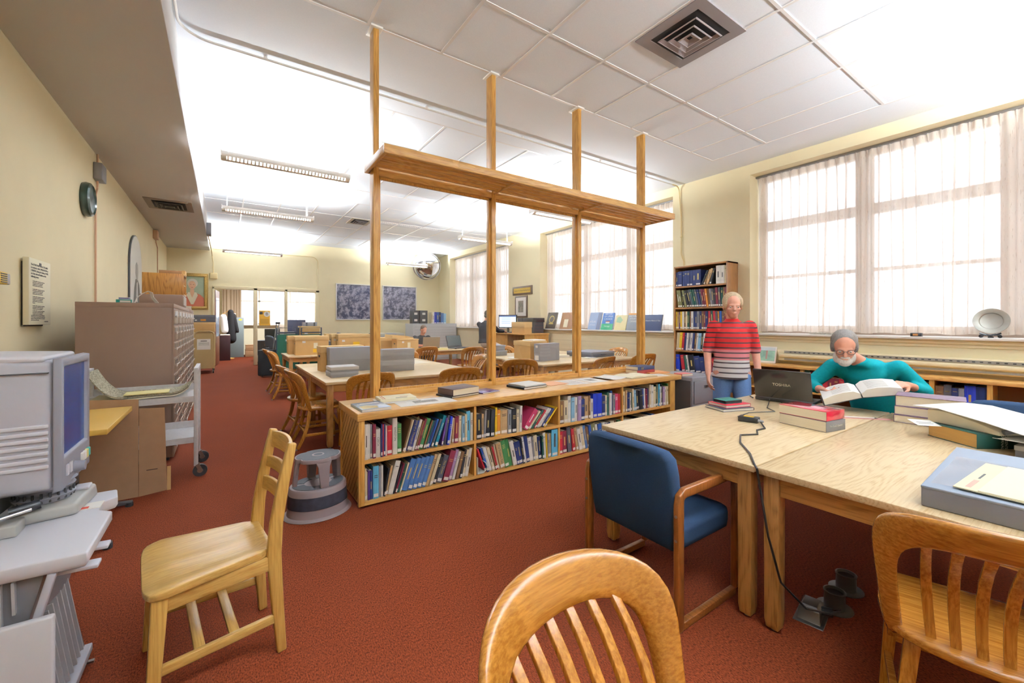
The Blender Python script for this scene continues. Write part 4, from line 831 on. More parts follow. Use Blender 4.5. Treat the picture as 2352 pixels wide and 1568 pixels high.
# carrier, column, lens turret, motor
MB().box(-.25, .2, .0, .36, 0, .115).build('column', mat('reader_grey', '#8f9092', .5), t, bev=.01)
MB().cyl((.17, -.02, .06), (.17, .0, .06), .05, n=28).build('motor_disc', BLACK, t); MB().cyl((.17, -.06, .06), (.3, .02, .07), .006).build('spindle', CHROME, t)
MB().cyl((.24, .05, .06), (.31, .07, .07), .016).build('roller', BLACK, t, smooth=True)
MB().loft([[(.20, .05, .0), (.40, .09, .0), (.42, .30, .0), (.22, .30, .0)], [(.20, .05, .05), (.395, .095, .04), (.415, .29, .055), (.22, .30, .06)]]).build('film_carrier', mat('carrier_grey', '#a3a29f', .4), t, bev=.012, seg=3)
MB().box(.36, .405, .22, .28, .05, .062).build('control_plate', PUTTYW, t, bev=.004); MB().box(.18, .28, -.03, .05, 0, .04).build('film_tray', MC['carrier_grey'], t, bev=.006)
MB().lathe([(.04, .06), (.075, .07), (.085, .09), (.07, .1), (.085, .12), (.06, .13), (.09, .14), (.05, .155)], 24, (.29, .19, -.02)).build('lens_turret', PUTTYD, t, smooth=True)
g = MB()
for k in range(22): q = 2 * math.pi * k / 22; g.tube([(.29 + .078 * math.cos(q), .19 + .078 * math.sin(q), .055), (.29 + .078 * math.cos(q), .19 + .078 * math.sin(q), .09)], .004, 6)
g.build('gear_ring', DARK, t); MB().cyl((.29, .19, .0), (.29, .19, .11), .03).build('lens', BLACK, t)
MB().loft([[(.19, .1, .1), (.36, .1, .1), (.36, .28, .1), (.19, .28, .1)], [(.2, .1, .125), (.35, .1, .125), (.35, .28, .125), (.2, .28, .125)]]).build('lens_bracket', PUTTY, t, bev=.008)
t = thing('board', 'white panel leaning at the front of the ribbed stand, bottom left corner', 'panel', (-.63, 1.80, 0)); MB().box(-.35, .215, -.012, .012, 0, .55).build('panel', mat('panel_white', '#c9cad2', .4), t, bev=.006)
# small feet of equipment seen beside the stand
for x, y, lb in ((-.60, 4.33, 'farther'), (-.60, 3.60, 'nearer')):
    t = thing('equipment_foot', 'black splayed foot on the carpet behind the reader stand, the %s one' % lb, 'foot', (x, y, 0)); MB().loft([[(-.16, -.02, .02), (-.16, .02, .02), (-.16, .02, .055), (-.16, -.02, .055)], [(.02, -.018, .015), (.02, .018, .015), (.02, .018, .04), (.02, -.018, .04)]]).build('arm', DARK, t, bev=.005); MB().cyl((.0, 0, 0), (0, 0, .03), .024).build('pad', RUBBER, t)
# yellow topped desk end behind the reader
t = thing('desk', 'desk with yellow wooden top behind the microfilm reader', 'desk', (-1.0, 4.02, 0))
MB().loft([[(-.37, -.40, z), (.40, -.43, z), (.40, .44, z), (-.37, .44, z)] for z in (.715, .75)]).build('desktop', mat('yellow_desktop', '#cba24a', .4, var=.04, vs=3), t, bev=.004)
for x in (-.33,): MB().box(x, x + .03, -.38, .36, 0, .715).build('leg_panel', LAD_Z, t)
MB().box(-.3, .0, -.3, .3, 0, .715).build('pedestal', BROWN, t, bev=.004)
# flattened cardboard carton leaning on the desk end
t = thing('cardboard_sheet', 'flattened brown cardboard carton standing between the reader and the white cart', 'cardboard', (-.65, 4.50, 0), 0, rot=(R(-1.5), 0, 0))
pts = [(-.26, 0), (.08, .005), (.08, .79), (-.26, .815)]
MB().loft([[(x, y, z) for x, z in pts] for y in (0, .008)]).build('panel', CARD, t)
pts = [(.083, .005), (.26, .02), (.243, .705), (.083, .715)]
MB().loft([[(x, y + .03 * (x - .083), z) for x, z in pts] for y in (-.002, .006)]).build('flap', CARD, t)
MB().box(.13, .20, -.0035, .0, .205, .212).build('slit', mat('slit_dark', '#4a2f22', .8), t); MB().box(.255, .28, .06, .066, 0, .2).build('back_flap', TAN, t)
# white book cart with newspapers
CW = mat('chipped_white_enamel', '#dedee4', .45, var=.05, vs=40)
t = thing('book_cart', 'chipped white metal cart with newspapers, beside the brown drawer cabinet', 'cart', (-.60, 5.05, 0))
for x in (-.39, .39):
    for y in (-.24, .24):
        l = MB().tube([(x, y, .1), (x, y, .985), (x, y + .0, 1.0)], .02, sq=(.032, .032)).build('post', CW, t, bev=.003)
        MB().cyl((x, y - .016, .055), (x, y + .016, .055), .055, n=24).build('caster', RUBBER, l, (.03, 0, 0), smooth=True)
        MB().cyl((x, y - .02, .055), (x, y + .02, .055), .022, n=16).tube([(x + .01, y - .022, .045), (x - .02, y - .022, .115), (x - .02, y + .022, .115), (x + .01, y + .022, .045)], .01, sq=(.03, .006)).build('caster_fork', STEEL, l, (.03, 0, 0))
    MB().tube([(x, -.24, .985), (x, .24, .985)], .02, sq=(.032, .026)).build('top_bar', CW, t)
for z in (.735, .36):
    s = MB(); s.box(-.39, .39, -.24, .24, z, z + .006)
    for y in (-.24, .24): s.box(-.39, .39, y - .004, y + .004, z - .045, z + .006)
    s.box(-.39, .39, .236, .244, z, z + .07).build('shelf', CW, t)
NEWS = mat('newsprint', '#99927f', .9, spec=.1, var=.45, vs=1, stretch=(90, 25, 90))
NEWSW = mat('newsprint_edge', '#d9d2bd', .9, spec=.1)
def news(lb, dz, x0, x1, u0, u1, m, y0=-.2, y1=.2, th=.012):
    pts = []; n = 24
    for i in range(n + 1):
        x = x0 + (x1 - x0) * i / n; z = u0 * max(0, (-.12 - x) / .2) ** 2.2 + u1 * max(0, (x - .2) / .14) ** 2.2; pts.append((x, z + .004 * math.sin(9 * x)))
    t = MB().loft([[(x, y0, z), (x, y1, z), (x, y1, z + th), (x, y0, z + th)] for x, z in pts]).build('newspaper', m, None, (-.60, 5.05, .7415 + dz), smooth=True)
    tag(t, lb, 'newspaper', 'newspapers on the white cart')
news('folded newspaper lying lowest on the white cart', .004, -.33, .335, .0, .07, NEWSW, -.21, .21)
news('grey newspaper on the cart, curling up steeply at its left end', .02, -.338, .33, .18, .075, NEWS, -.20, .19, .016)
t = sheet('folder', 'pale yellow folder lying on the newspapers of the white cart', mat('pale_yellow_folder', '#e9dfa0', .6), (-.56, 4.93, .786), R(2), .3, .2, .008, cat='folder', curl=.0)
# microfilm drawer cabinets
def drawer_cabinet(name, lb, x1, w, y0, cols, rows, h, cw):
    t = thing(name, lb, 'cabinet', (x1, y0, 0), 0, 'brown microfilm drawer cabinets'); D_ = cols * cw
    MB().box(-w, -.012, 0, D_, .03, h - .045).build('body', BROWN, t, bev=.002); MB().box(-w, 0, -.002, D_ + .002, h - .045, h).build('top', BROWN, t, bev=.002); MB().box(-w + .02, -.04, .01, D_ - .01, 0, .03).build('plinth', DARK, t)
    g = MB()
    for c in range(cols + 1): g.box(-.012, .0, c * cw - .008, c * cw + .008, .03, h - .045)
    rh = (h - .09) / rows
    for r in range(rows + 1): g.box(-.012, -.0, 0, D_, .035 + r * rh - .006, .035 + r * rh + .006)
    g.build('frame', mat('cabinet_frame', '#94796c', .45), t)
    fm = mat('drawer_front', '#8f7a68', .4, var=.03, vs=5); hm = mat('drawer_pull', '#c9c2bd', .35, metal=.5); dr = None
    for c in range(cols):
        for r in range(rows):
            y, z = c * cw + cw / 2, .035 + r * rh + rh / 2
            if dr is None:
                dr = MB().box(-.01, .004, -cw / 2 + .014, cw / 2 - .014, -rh / 2 + .01, rh / 2 - .01).build('drawer', fm, t, (0, y, z), bev=.002)
                MB().box(.004, .006, -cw * .33, cw * .33, rh * .1, rh * .34).build('label_window', mat('drawer_label', '#564840', .3), dr)
                MB().tube([(.004, -cw * .36, rh * .06), (.02, -cw * .36, rh * .03), (.02, cw * .36, rh * .03), (.004, cw * .36, rh * .06)], .01, sq=(.006, .012)).build('pull', hm, dr)
                MB().box(.02, .025, -cw * .4, -cw * .27, -.012 + rh * .03, .014 + rh * .03).build('catch', WHITE, dr)
            else: copy_tree(dr, t).location = (0, y, z)
    return t
drawer_cabinet('drawer_cabinet', 'wide brown steel microfilm cabinet with five columns of small drawers', -.425, .72, 5.53, 5, 9, 1.61, .484)
drawer_cabinet('drawer_cabinet', 'brown microfilm cabinet with two columns of drawers, farther from the camera', -.425, .72, 7.97, 2, 9, 1.61, .484)
t = thing('index_cabinet', 'small brown steel cabinet standing on top of the wide drawer cabinet', 'cabinet', (-.63, 6.95, 1.6105)); MB().box(-.21, .205, -.25, .25, 0, .15).build('body', BROWN, t, bev=.004)
for k in range(3): MB().box(.205, .212, -.24 + .16 * k, -.09 + .16 * k, .02, .13).build('drawer', MC['drawer_front'], t)
t = thing('wooden_cubby', 'oak cubby box with an open side on top of the small brown cabinet', 'shelf unit', (-.62, 7.0, 1.761))
c = MB(); c.box(-.205, .2, -.22, -.205, 0, .27).box(-.205, .2, .205, .22, 0, .27).box(-.205, .2, -.205, .205, 0, .015).box(-.205, .2, -.205, .205, .255, .27).box(-.205, -.19, -.205, .205, .015, .255); c.build('body', wood('cubby_oak', '#c08a45', '#93602a', 'z'), t, bev=.002); MB().box(-.19, .19, -.2, .2, .13, .14).build('shelf', LAD_Y, t)
t = thing('card_box', 'flat brown box on top of the oak cubby', 'box', (-.55, 7.03, 2.0315)); MB().box(-.13, .13, -.12, .12, 0, .05).build('body', CARD, t, bev=.003); MB().box(.1, .135, -.123, .123, -.0, .056).build('lid', TAN2, t)
t = flat_book('film_box', 'small teal box with white lettering on the drawer cabinet', 'T', (-.83, 5.72, 1.6105), R(2), .12, .06, .035, mat('teal_carton', '#15958a', .4), pages=mat('teal_carton_side', '#15958a', .4), cat='box')
MB().box(-.03, .05, -.0312, -.03, .008, .026).build('lettering', WTXT, t)
t = flat_book('film_box', 'white and blue film box on top of the teal box', 'W', (-.83, 5.72, 1.646), R(4), .085, .05, .022, WHITE, pages=mat('film_box_side', '#7d86b0', .5), cat='box')
t = thing('paper_loop', 'white paper strip bent into a loop on the drawer cabinet', 'paper', (-.73, 5.7, 1.6105))
MB().tube([(-.02, 0, .001), (.0, 0, .06), (.04, 0, .1), (.085, 0, .125), (.11, .01, .11), (.12, .01, .06), (.16, .01, .001)], .01, sq=(.004, .05)).build('strip', PAPER, t)
t = thing('cup', 'white paper cup with a red item beside it on the drawer cabinets', 'cup', (-.5, 7.2, 1.6105)); MB().lathe([(.03, 0), (.042, .11), (.045, .112), (.045, .116), (.038, .116), (.028, .006)], 24).build('body', WHITE, t, smooth=True)
tag(MB().box(-.5, -.46, 7.0, 7.03, 1.6105, 1.69).build('marker_box', mat('orange_red', '#d94a2a', .5), bev=.003), 'small orange red box in front of the white cup', 'box')
for k, (c_, dz) in enumerate((('M', 0), ('W', .022), ('K', .044))): flat_book('book', '%s book lying flat at the far end of the drawer cabinets' % ('maroon', 'white', 'brown')[k], c_, (-.53, 8.5, 1.6105 + dz), R(4 * k), .2, .14, .0215, hard=True)

# ------------------------------------------------------------------ step stool
SG = mat('stool_grey', '#87787a', .45); ST = mat('stool_tread', '#55575d', .8, var=.1, vs=200); SB = mat('stool_band', '#24242e', .5, var=.4, vs=30)
t = thing('step_stool', 'round grey kick step stool with dark band beside the bookcase end', 'step stool', (.585, 3.42, 0), R(10))
def ov(r, z): return (r, z)
sx, sy = 1.13, .98
MB().lathe([(.205, .0), (.212, .004), (.205, .014), (.19, .02), (.183, .075), (.178, .20), (.17, .212), (.15, .216), (.001, .216)], 48, sx=sx, sy=sy).build('base', SG, t, smooth=True)
MB().lathe([(.1868, .078), (.1852, .078), (.1798, .165), (.1815, .165)], 48, sx=sx, sy=sy).build('rubber_band', SB, t, smooth=True)
for a0, a1 in ((-80, 8), (25, 80), (100, 155), (172, 260)):
    q = [R(a0 + (a1 - a0) * k / 10) for k in range(11)]
    MB().prism([(.158 * sx * math.cos(a), .158 * sy * math.sin(a)) for a in q] + [(.085 * sx * math.cos(a), .085 * sy * math.sin(a)) for a in q[::-1]], .2155, .2185).build('tread_pad', ST, t)
for a in (-92, 15, 90, 165):
    q = R(a); n = (-math.sin(q), math.cos(q)); rr_ = lambda r, w, z: [(r * sx * math.cos(q) + n[0] * w * s, r * sy * math.sin(q) + n[1] * w * s, z) for s in (-1, 1)] + [((r - .028) * sx * math.cos(q) + n[0] * w * s * .9, (r - .028) * sy * math.sin(q) + n[1] * w * s * .9, z) for s in (1, -1)]
    MB().loft([rr_(.155, .03, .214), rr_(.142, .042, .36), rr_(.135, .058, .405)]).build('leg', SG, t, bev=.006)
oc = []
for k in range(72):
    a = 2 * math.pi * k / 72; r = .142 - .013 * max(0, math.cos(4 * a)) ** 10; oc.append((r * sx * math.cos(a + .35), r * sy * math.sin(a + .35)))
MB().loft([[(x * f, y * f, z) for x, y in oc] for z, f in ((.392, .95), (.396, 1), (.416, 1), (.422, .985))]).build('top', SG, t, smooth=True)
MB().prism([(x * .93, y * .93) for x, y in oc], .4215, .4245).build('tread', ST, t)
MB().lathe([(.03, .4242), (.034, .4262), (.04, .4262), (.044, .4242)], 32).build('emblem', SG, t, smooth=True)

# ------------------------------------------------------------------ boxes
def carton(name, lb, x, y, z, w, d, h, rz=0, body=None, lid=None, lh=.085, hole=True, tags=(), group='tan record cartons', side='x', ov=.008):
    body = body or TAN; lid = lid or TAN2
    t = thing(name, lb, 'box', (x, y, z), R(rz), group)
    MB().box(-w / 2, w / 2, -d / 2, d / 2, 0, h - .012).build('body', body, t, bev=.002); MB().box(-w / 2 - ov, w / 2 + ov, -d / 2 - ov, d / 2 + ov, h - lh, h).build('lid', lid, t, bev=.003)
    if hole:
        if side in 'xb': MB().box(-w / 2 - .0025, -w / 2 + .01, -.04, .04, h * .6 - .014, h * .6 + .016).build('hand_hole', BLACK, t, bev=.002)
        if side in 'yb': MB().box(-.04, .04, -d / 2 - .0025, -d / 2 + .01, h * .6 - .014, h * .6 + .016).build('hand_hole', BLACK, t, bev=.002)
    for px, pz, pw, ph, m in tags: MB().box(px * w / 2 - pw / 2, px * w / 2 + pw / 2, -d / 2 - .0022, -d / 2 + .001, h * pz - ph / 2, h * pz + ph / 2).build('label', m, t)
    return t
TZ = TH + .0005
def clam(name, lb, x, y, z, w, d, h, rz=0, body=None, lid=None, cut=.5, group='grey archive boxes', tags=()):
    """hinged grey document case: lid overlaps the upper part of the body"""
    t = thing(name, lb, 'box', (x, y, z), R(rz), group)
    MB().box(-w / 2 + .003, w / 2 - .003, -d / 2 + .003, d / 2 - .003, 0, h - .003).build('body', body or GREYB, t, bev=.002); MB().box(-w / 2, w / 2, -d / 2, d / 2, h * cut, h).build('lid', lid or GREYL, t, bev=.002)
    for px, pz, pw, ph, m in tags: MB().box(px * w / 2 - pw / 2, px * w / 2 + pw / 2, -d / 2 - .001, -d / 2 + .002, h * pz - ph / 2, h * pz + ph / 2).build('label', m, t)
    return t
clam('archive_box', 'tall grey archive box on the aisle table, behind the two flat grey boxes', 1.43, 6.02, TZ, .56, .16, .33, 3, cut=.48)
carton('record_carton', 'tan record carton standing behind the tall grey box on the aisle table', 1.36, 6.24, TZ, .56, .22, .34, 3, tags=())
clam('archive_box', 'flat grey archive box on the aisle table, lower of the pair', 1.22, 5.52, TZ, .33, .29, .062, 0, body=GREYB, lid=GREYL, cut=.45)
clam('archive_box', 'flat grey archive box on the aisle table, upper of the pair', 1.225, 5.525, TZ + .0625, .33, .29, .062, 0, lid=mat('grey_lid_pale', '#c6c4c4', .7), cut=.4)
t = clam('archive_box', 'grey archive box behind the left glass pane, lower of two', 1.98, 5.72, TZ, .46, .2, .15, 0, cut=.55)
clam('archive_box', 'grey archive box behind the left glass pane, upper of two', 1.98, 5.72, TZ + .1505, .46, .2, .15, 0, cut=.4)
sheet('map_sheet', 'large drawing sheet lying on the paired tables behind the left glass', mat('map_paper', '#e6dcc8', .8), (2.45, 6.75, TZ), R(3), .75, .6, lines=0, blot=1, cat='map')
lt = ((-.5, .7, .06, .04, WHITE), (.2, .5, .075, .11, CREAMP), (.2, .22, .1, .07, YEL))
carton('record_carton', 'tan record carton on the far aisle table, the front one of two', 1.5, 9.55, TZ, .62, .36, .38, -2, tags=lt)
carton('record_carton', 'tan record carton on the far aisle table, the back one of two', 1.42, 9.98, TZ, .62, .36, .38, -2)
lt2 = ((-.7, .55, .07, .05, WHITE), (.1, .35, .16, .08, YEL))
carton('record_carton', 'tan record carton with a yellow tag, nearest of the row of three', 2.75, 11.2, TZ, .78, .3, .36, 0, tags=lt2)
carton('record_carton', 'tan record carton, middle of the row of three', 2.66, 11.55, TZ, .78, .3, .36, 0, tags=((-.8, .6, .05, .05, WHITE),))
carton('record_carton', 'tan record carton, farthest of the row of three', 2.6, 11.9, TZ, .78, .3, .36, 0)
t = carton('record_carton', 'opened tan carton with its lid propped on top, behind the left glass', 3.55, 9.62, TZ, .52, .36, .27, 0, lh=.02, tags=((-.45, .75, .05, .04, WHITE), (.1, .5, .07, .12, CREAMP), (.15, .15, .11, .07, YEL)))
t = thing('carton_lid', 'loose tan carton lid tilted on the opened carton', 'lid', (3.42, 9.68, TZ + .275), 0, 'tan record cartons', rot=(R(4), R(5), R(8)))
c = MB(); c.box(-.27, .27, -.19, .19, 0, .006).box(-.27, -.264, -.19, .19, 0, .07).box(.264, .27, -.19, .19, 0, .07).box(-.27, .27, -.19, -.184, 0, .05).box(-.27, .27, .184, .19, 0, .07); c.build('tray', TAN2, t)
carton('record_carton', 'tan carton with a bulging top behind the first post, left of the opened carton', 3.35, 10.2, TZ, .5, .34, .3, 0)
carton('record_carton', 'tan carton with a lid on the table behind the middle glass pane', 4.62, 6.12, TZ, .36, .5, .33, 0, side='y')
sheet('folder', 'white folder lying on the tan carton behind the middle glass pane', PAPER, (4.7, 6.1, TZ + .3305), R(3), .3, .3, .02, cat='folder')
t = thing('document_case', 'upright grey document case with a flap beside the tan carton', 'box', (4.66, 5.68, TZ), R(8), 'grey archive boxes')
MB().box(-.25, .25, -.07, .07, 0, .3).build('body', GREYL, t, bev=.003); MB().box(-.253, -.245, -.07, .07, .13, .3).build('flap', GREYB, t, bev=.002); MB().box(-.256, -.252, -.02, .03, .23, .27).box(-.256, -.252, -.04, .04, .02, .1).build('label', WHITE, t)
flat_book('book', 'thick cream book lying beside the upright grey case', 'C', (5.28, 6.0, TZ), R(-12), .24, .2, .05, CREAMP, spine='left', pages=PAPER)
t = clam('portfolio', 'large flat dark grey portfolio behind the right glass pane', 6.0, 5.95, TZ, .72, .62, .1, 6, body=DGREY, lid=mat('portfolio_lid', '#7c7e88', .7), cut=.55, tags=())
MB().tube([(-.08, -.312, .045), (-.07, -.325, .05), (.07, -.325, .05), (.08, -.312, .045)], .006, 6).build('handle', DARK, t)
tag(MB().cyl((5.55, 5.3, TZ + .008), (5.95, 5.42, TZ + .008), .008, n=6).build('pencil', mat('red_pencil', '#a2483a', .5)), 'red pencil in front of the flat dark grey portfolio', 'pencil')
sheet('paper', 'white paper pad under the portfolio edge', PAPER, (5.62, 5.62, TZ), R(6), .22, .2, .01)
carton('record_carton', 'small grey carton beside the leaning man, upper of the stack', 4.55, 7.15, TZ + .1005, .22, .3, .11, 0, GREYB, GREYL, .03, False, group='grey archive boxes')
carton('record_carton', 'small grey carton beside the leaning man, lower of the stack', 4.55, 7.15, TZ, .28, .34, .1, 0, GREYB, GREYL, .03, False, group='grey archive boxes')
sheet('paper', 'white sheets at the near edge of the table with the small grey cartons', PAPER, (4.6, 6.55, TZ), R(5), .3, .2)
carton('record_carton', 'grey carton with a yellow note on the far table by the back wall', 3.3, 14.6, .745, .4, .3, .28, 0, GREYB, GREYL, .06, False, group='grey archive boxes', tags=((.3, .65, .12, .1, YEL),))
carton('record_carton', 'small grey carton by the back wall beside the first post', 4.75, 14.3, .745, .3, .3, .28, 0, GREYB, GREYL, .06, False, group='grey archive boxes')
table('far reading table against the back wall under the aerial photographs', 2.95, 5.3, 13.9, 15.0, GT)
t = thing('desktop_printer', 'small black device on the far table beside the row of three cartons', 'printer', (2.0, 11.3, TZ)); MB().box(-.2, .2, -.15, .15, 0, .18).build('body', DARK, t, bev=.01); MB().box(-.19, .19, -.14, .14, .18, .21).build('lid', GREYB, t, bev=.006)
# ------------------------------------------------------------------ book truck beside the doorway
t = thing('book_truck', 'beige metal book truck with a paper sign, loaded with tan boxes', 'book truck', (-.44, 14.72, 0))
MB().loft([[(.21 * math.cos(0) * 0 + x, y, z) for x, z in [(-.22, .14), (.22, .14), (.22, 1.0), (.19, 1.08), (.13, 1.11), (-.13, 1.11), (-.19, 1.08), (-.22, 1.0)]] for y in (-.5, -.485)]).build('end_panel', BEIGEM, t)
MB().tube([(-.22, -.49, .13), (-.22, -.49, 1.02), (-.19, -.49, 1.13), (-.12, -.49, 1.16), (.12, -.49, 1.16), (.19, -.49, 1.13), (.22, -.49, 1.02), (.22, -.49, .13)], .018, 8).build('end_tube', BEIGEM, t, smooth=True)
MB().tube([(.22, .49, .13), (.22, .49, 1.02), (.19, .49, 1.13), (-.19, .49, 1.13), (-.22, .49, 1.02), (-.22, .49, .13)], .018, 8).build('end_tube', BEIGEM, t, smooth=True)
for z in (.15, .5, .85, 1.12): MB().box(-.21, .21, -.485, .485, z, z + .02).build('shelf', BEIGEM, t)
for x in (-.2, .2):
    for y in (-.45, .45): MB().cyl((x - .015, y, .06), (x + .015, y, .06), .06, n=20).box(x - .02, x + .02, y - .02, y + .02, .11, .15).build('caster', DARK, t)
p = MB().box(-.16, .14, -.504, -.5, .66, .95).build('paper_sign', PAPER, t); s = MB()
s.box(-.08, .06, -.5046, -.504, .885, .905)
for k in range(4): s.box(-.13, .11, -.5046, -.504, .85 - .022 * k, .856 - .022 * k)
s.build('sign_text', INK, p)
BT = 'tan boxes on the beige book truck'
for z, n, lb in ((.171, 3, 'bottom'), (.521, 3, 'middle'), (.871, 3, 'upper')):
    for k in range(n): carton('record_carton', 'small %s box on the %s shelf of the beige truck, %s from the front' % ('white' if z < .2 else 'tan', lb, ORD[k]), -.42, 14.42 + .29 * k, z, .36, .26, .24, 0, body=WHITE if z < .2 else None, lid=WHITE if z < .2 else None, lh=.06, group=BT, side='b')
for k in range(3): carton('record_carton', 'wide tan box on the top shelf of the beige truck, %s from the front' % ORD[k], -.44, 14.42 + .3 * k, 1.1405, .46, .28, .27, 0, lh=.06, group=BT)
clam('archive_box', 'flat dark grey box lying on top of the beige truck boxes', -.44, 14.45, 1.4110, .5, .36, .2, 0, body=DGREY, lid=mat('box_grey_dark', '#5f6067', .7), cut=.5, tags=((-.75, .28, .05, .03, WHITE), (-.1, .3, .12, .05, mat('orange_label', '#d98c2c', .6))))
# suitcase, trucks
t = thing('suitcase', 'black upright wheeled suitcase with its handle pulled out', 'suitcase', (.93, 12.5, 0), R(-20))
MB().loft([[(x, y, z) for x, y in ((-.19, -.14), (.19, -.14), (.19, .14), (-.19, .14))] for z in (.04, .7)]).build('body', mat('black_nylon', '#151518', .8, var=.1, vs=80), t, bev=.035, seg=3)
for x in (-.15, .15): MB().cyl((x - .02, .13, .045), (x + .02, .13, .045), .045, n=20).build('wheel', GREYB, t)
MB().cyl((.195, -.1, .05), (.215, -.1, .05), .05, n=20).build('wheel', mat('wheel_grey', '#b8b4b0', .5), t)
MB().tube([(.16, .1, .65), (.22, .2, 1.38)], .014, 8).tube([(.1, .1, .65), (.16, .2, 1.38)], .014, 8).build('pull_handle', STEEL, t); MB().cyl((.14, .2, 1.39), (.24, .2, 1.39), .025).build('grip', BLACK, t); MB().tube([(-.06, 0, .7), (-.04, 0, .74), (.04, 0, .74), (.06, 0, .7)], .014, 8).build('carry_handle', BLACK, t)
def green_truck(lb, x, y, rz):
    t = thing('book_truck', lb, 'book truck', (x, y, 0), R(rz), 'green metal book trucks'); fm = mat('dark_blue_tube', '#2a3140', .4)
    for yy in (-.42, .42):
        MB().box(-.24, .24, yy - .008, yy + .008, .2, 1.08).build('end_panel', GREENM, t); MB().tube([(-.25, yy, .14), (-.25, yy, 1.26), (.25, yy, 1.26), (.25, yy, .14)], .02, sq=(.03, .03)).build('end_frame', fm, t, bev=.004); MB().tube([(-.25, yy, 1.13), (.25, yy, 1.13)], .02, sq=(.025, .03)).build('cross_bar', fm, t)
    for z in (.2, .62, .9): MB().box(-.24, .24, -.42, .42, z, z + .02).build('shelf', GREENM, t)
    MB().box(-.22, .0, -.4, .4, .22, .62).build('back_panel', GREENM, t)
    for xx in (-.22, .22):
        for yy in (-.38, .0, .38): MB().cyl((xx - .018, yy, .075), (xx + .018, yy, .075), .075, n=20).box(xx - .024, xx + .024, yy - .02, yy + .02, .13, .2).build('caster', GREYB, t)
    p = MB().box(-.05, .1, -.434, -.43, .92, .97).build('label', PAPER, t); return t
green_truck('dark green book truck behind the suitcase, nearest the aisle', 1.42, 12.62, -8)
green_truck('dark green book truck loaded with tan boxes, farther right', 2.0, 13.1, 0)
carton('record_carton', 'tan carton on the right green truck, front one', 2.0, 12.97, .9205, .46, .32, .38, 0, tags=((-.5, .5, .08, .05, WHITE),)); carton('record_carton', 'tan carton on the right green truck, back one', 2.0, 13.31, .9205, .46, .3, .38, 0)
clam('archive_box', 'small grey box with dark straps on the truck cartons', 2.0, 13.0, 1.3010, .36, .2, .11, 0, cut=.5, tags=((-.5, .5, .04, .1, DARK), (.6, .5, .04, .1, DARK)))
# office behind the glazing
t = struct(thing('door_1', 'open brown door seen edge on at the left of the doorway', 'door', (-.24, YB + .15, 0), R(84)))
MB().box(0, .95, -.022, .022, .01, 2.44).build('leaf', mat('brown_door', '#7b4a33', .4), t, bev=.003); MB().box(.14, .8, -.026, .026, .95, 2.2).build('vision_panel', mat('door_glass_blue', '#9fb2cf', .1), t); MB().box(.86, .9, -.05, .05, .95, 1.0).build('handle', STEEL, t)
t = thing('steel_locker', 'tall grey steel cabinet inside the back office', 'cabinet', (.42, 20.4, 0)); MB().box(-.25, .25, -.3, .3, 0, 1.6).build('body', mat('locker_grey', '#6f7a7d', .5), t, bev=.005); MB().box(.08, .18, -.302, -.3, 1.48, 1.54).build('label', YEL, t)
t = thing('stand_cabinet', 'low dark purple bookcase inside the doorway', 'bookcase', (.0, 18.9, 0)); MB().box(-.2, .2, -.3, .3, 0, .92).build('body', mat('dark_purple', '#43252e', .5), t, bev=.004); MB().box(-.19, .19, -.29, .29, .92, .95).build('top_paper', PAPER, t)
t = thing('coat_stand', 'coat stand hung with a black coat and a white jacket', 'coat stand', (.14, 19.5, 0))
MB().cyl((0, 0, 0), (0, 0, 1.85), .02).build('pole', LAD_Z, t); MB().lathe([(.2, 0), (.2, .02), (.03, .05)], 20).build('base', LAD_Z, t); MB().tube([(-.2, 0, 1.7), (0, 0, 1.85), (.25, 0, 1.72)], .012, 6).build('hanger', OAK_X, t)
c = MB(); c.caps((.08, -.05, 1.8), (.1, -.05, .75), .1, .17).caps((.18, -.05, 1.68), (.3, -.1, 1.05), .07, .06).build('black_coat', mat('coat_black', '#141318', .9), t, remesh=.02); MB().caps((-.16, -.1, 1.6), (-.1, -.1, 1.1), .12, .13).build('white_jacket', mat('coat_white', '#d9d6dc', .8), t, remesh=.02)
t = thing('desk', 'dark grey office desk with monitor behind the glazing', 'desk', (1.75, 18.0, 0)); MB().box(-.8, .8, -.35, .35, .7, .74).build('desktop', DARK, t); MB().box(-.8, -.76, -.35, .35, 0, .7).box(.76, .8, -.35, .35, 0, .7).box(-.8, .8, -.34, -.32, .1, .7).build('panel', DARK, t)
for x, lb in ((1.5, 'left'), (2.6, 'right')):
    t = thing('monitor', 'dark monitor on the office desk behind the glazing, %s one' % lb, 'monitor', (x, 18.0 + .05, .7405 if x < 2 else .74)) if x < 2 else thing('partition_screen', 'dark blue fabric screen standing behind the right glazed panel', 'screen', (2.4, 18.9, 0))
    if x < 2: MB().box(-.25, .25, -.02, .02, .08, .42).build('display', BLACK, t, bev=.005); MB().box(-.1, .1, -.08, .08, 0, .015).box(-.03, .03, 0, .02, .01, .12).build('foot', BLACK, t)
    else: MB().box(-.35, .35, -.03, .03, 0, 1.5).build('panel', mat('screen_blue', '#3a4360', .9), t)
t = thing('poster', 'orange yellow notice taped to the glazed office panel', 'poster', (1.13, YB + .045, 1.3)); MB().box(-.16, .16, -.004, .004, 0, .5).build('sheet', mat('orange_notice', '#e6b03c', .6), t)
MB().box(-.15, -.06, -.006, -.003, .37, .46).build('dark_spot', INK, t, bev=.02); MB().lathe([(.001, 0), (.09, 0), (.09, .004), (.001, .004)], 24).build('disc', WHITE, t, (.06, -.003, .38), (R(90), 0, 0)); text('B', .13, DARK, t, (.06, -.008, .38), (R(90), 0, 0)); s = MB()
for k in range(4): s.box(-.13, .12, -.005, -.003, .2 - .04 * k, .208 - .04 * k)
s.build('print', INK, t)
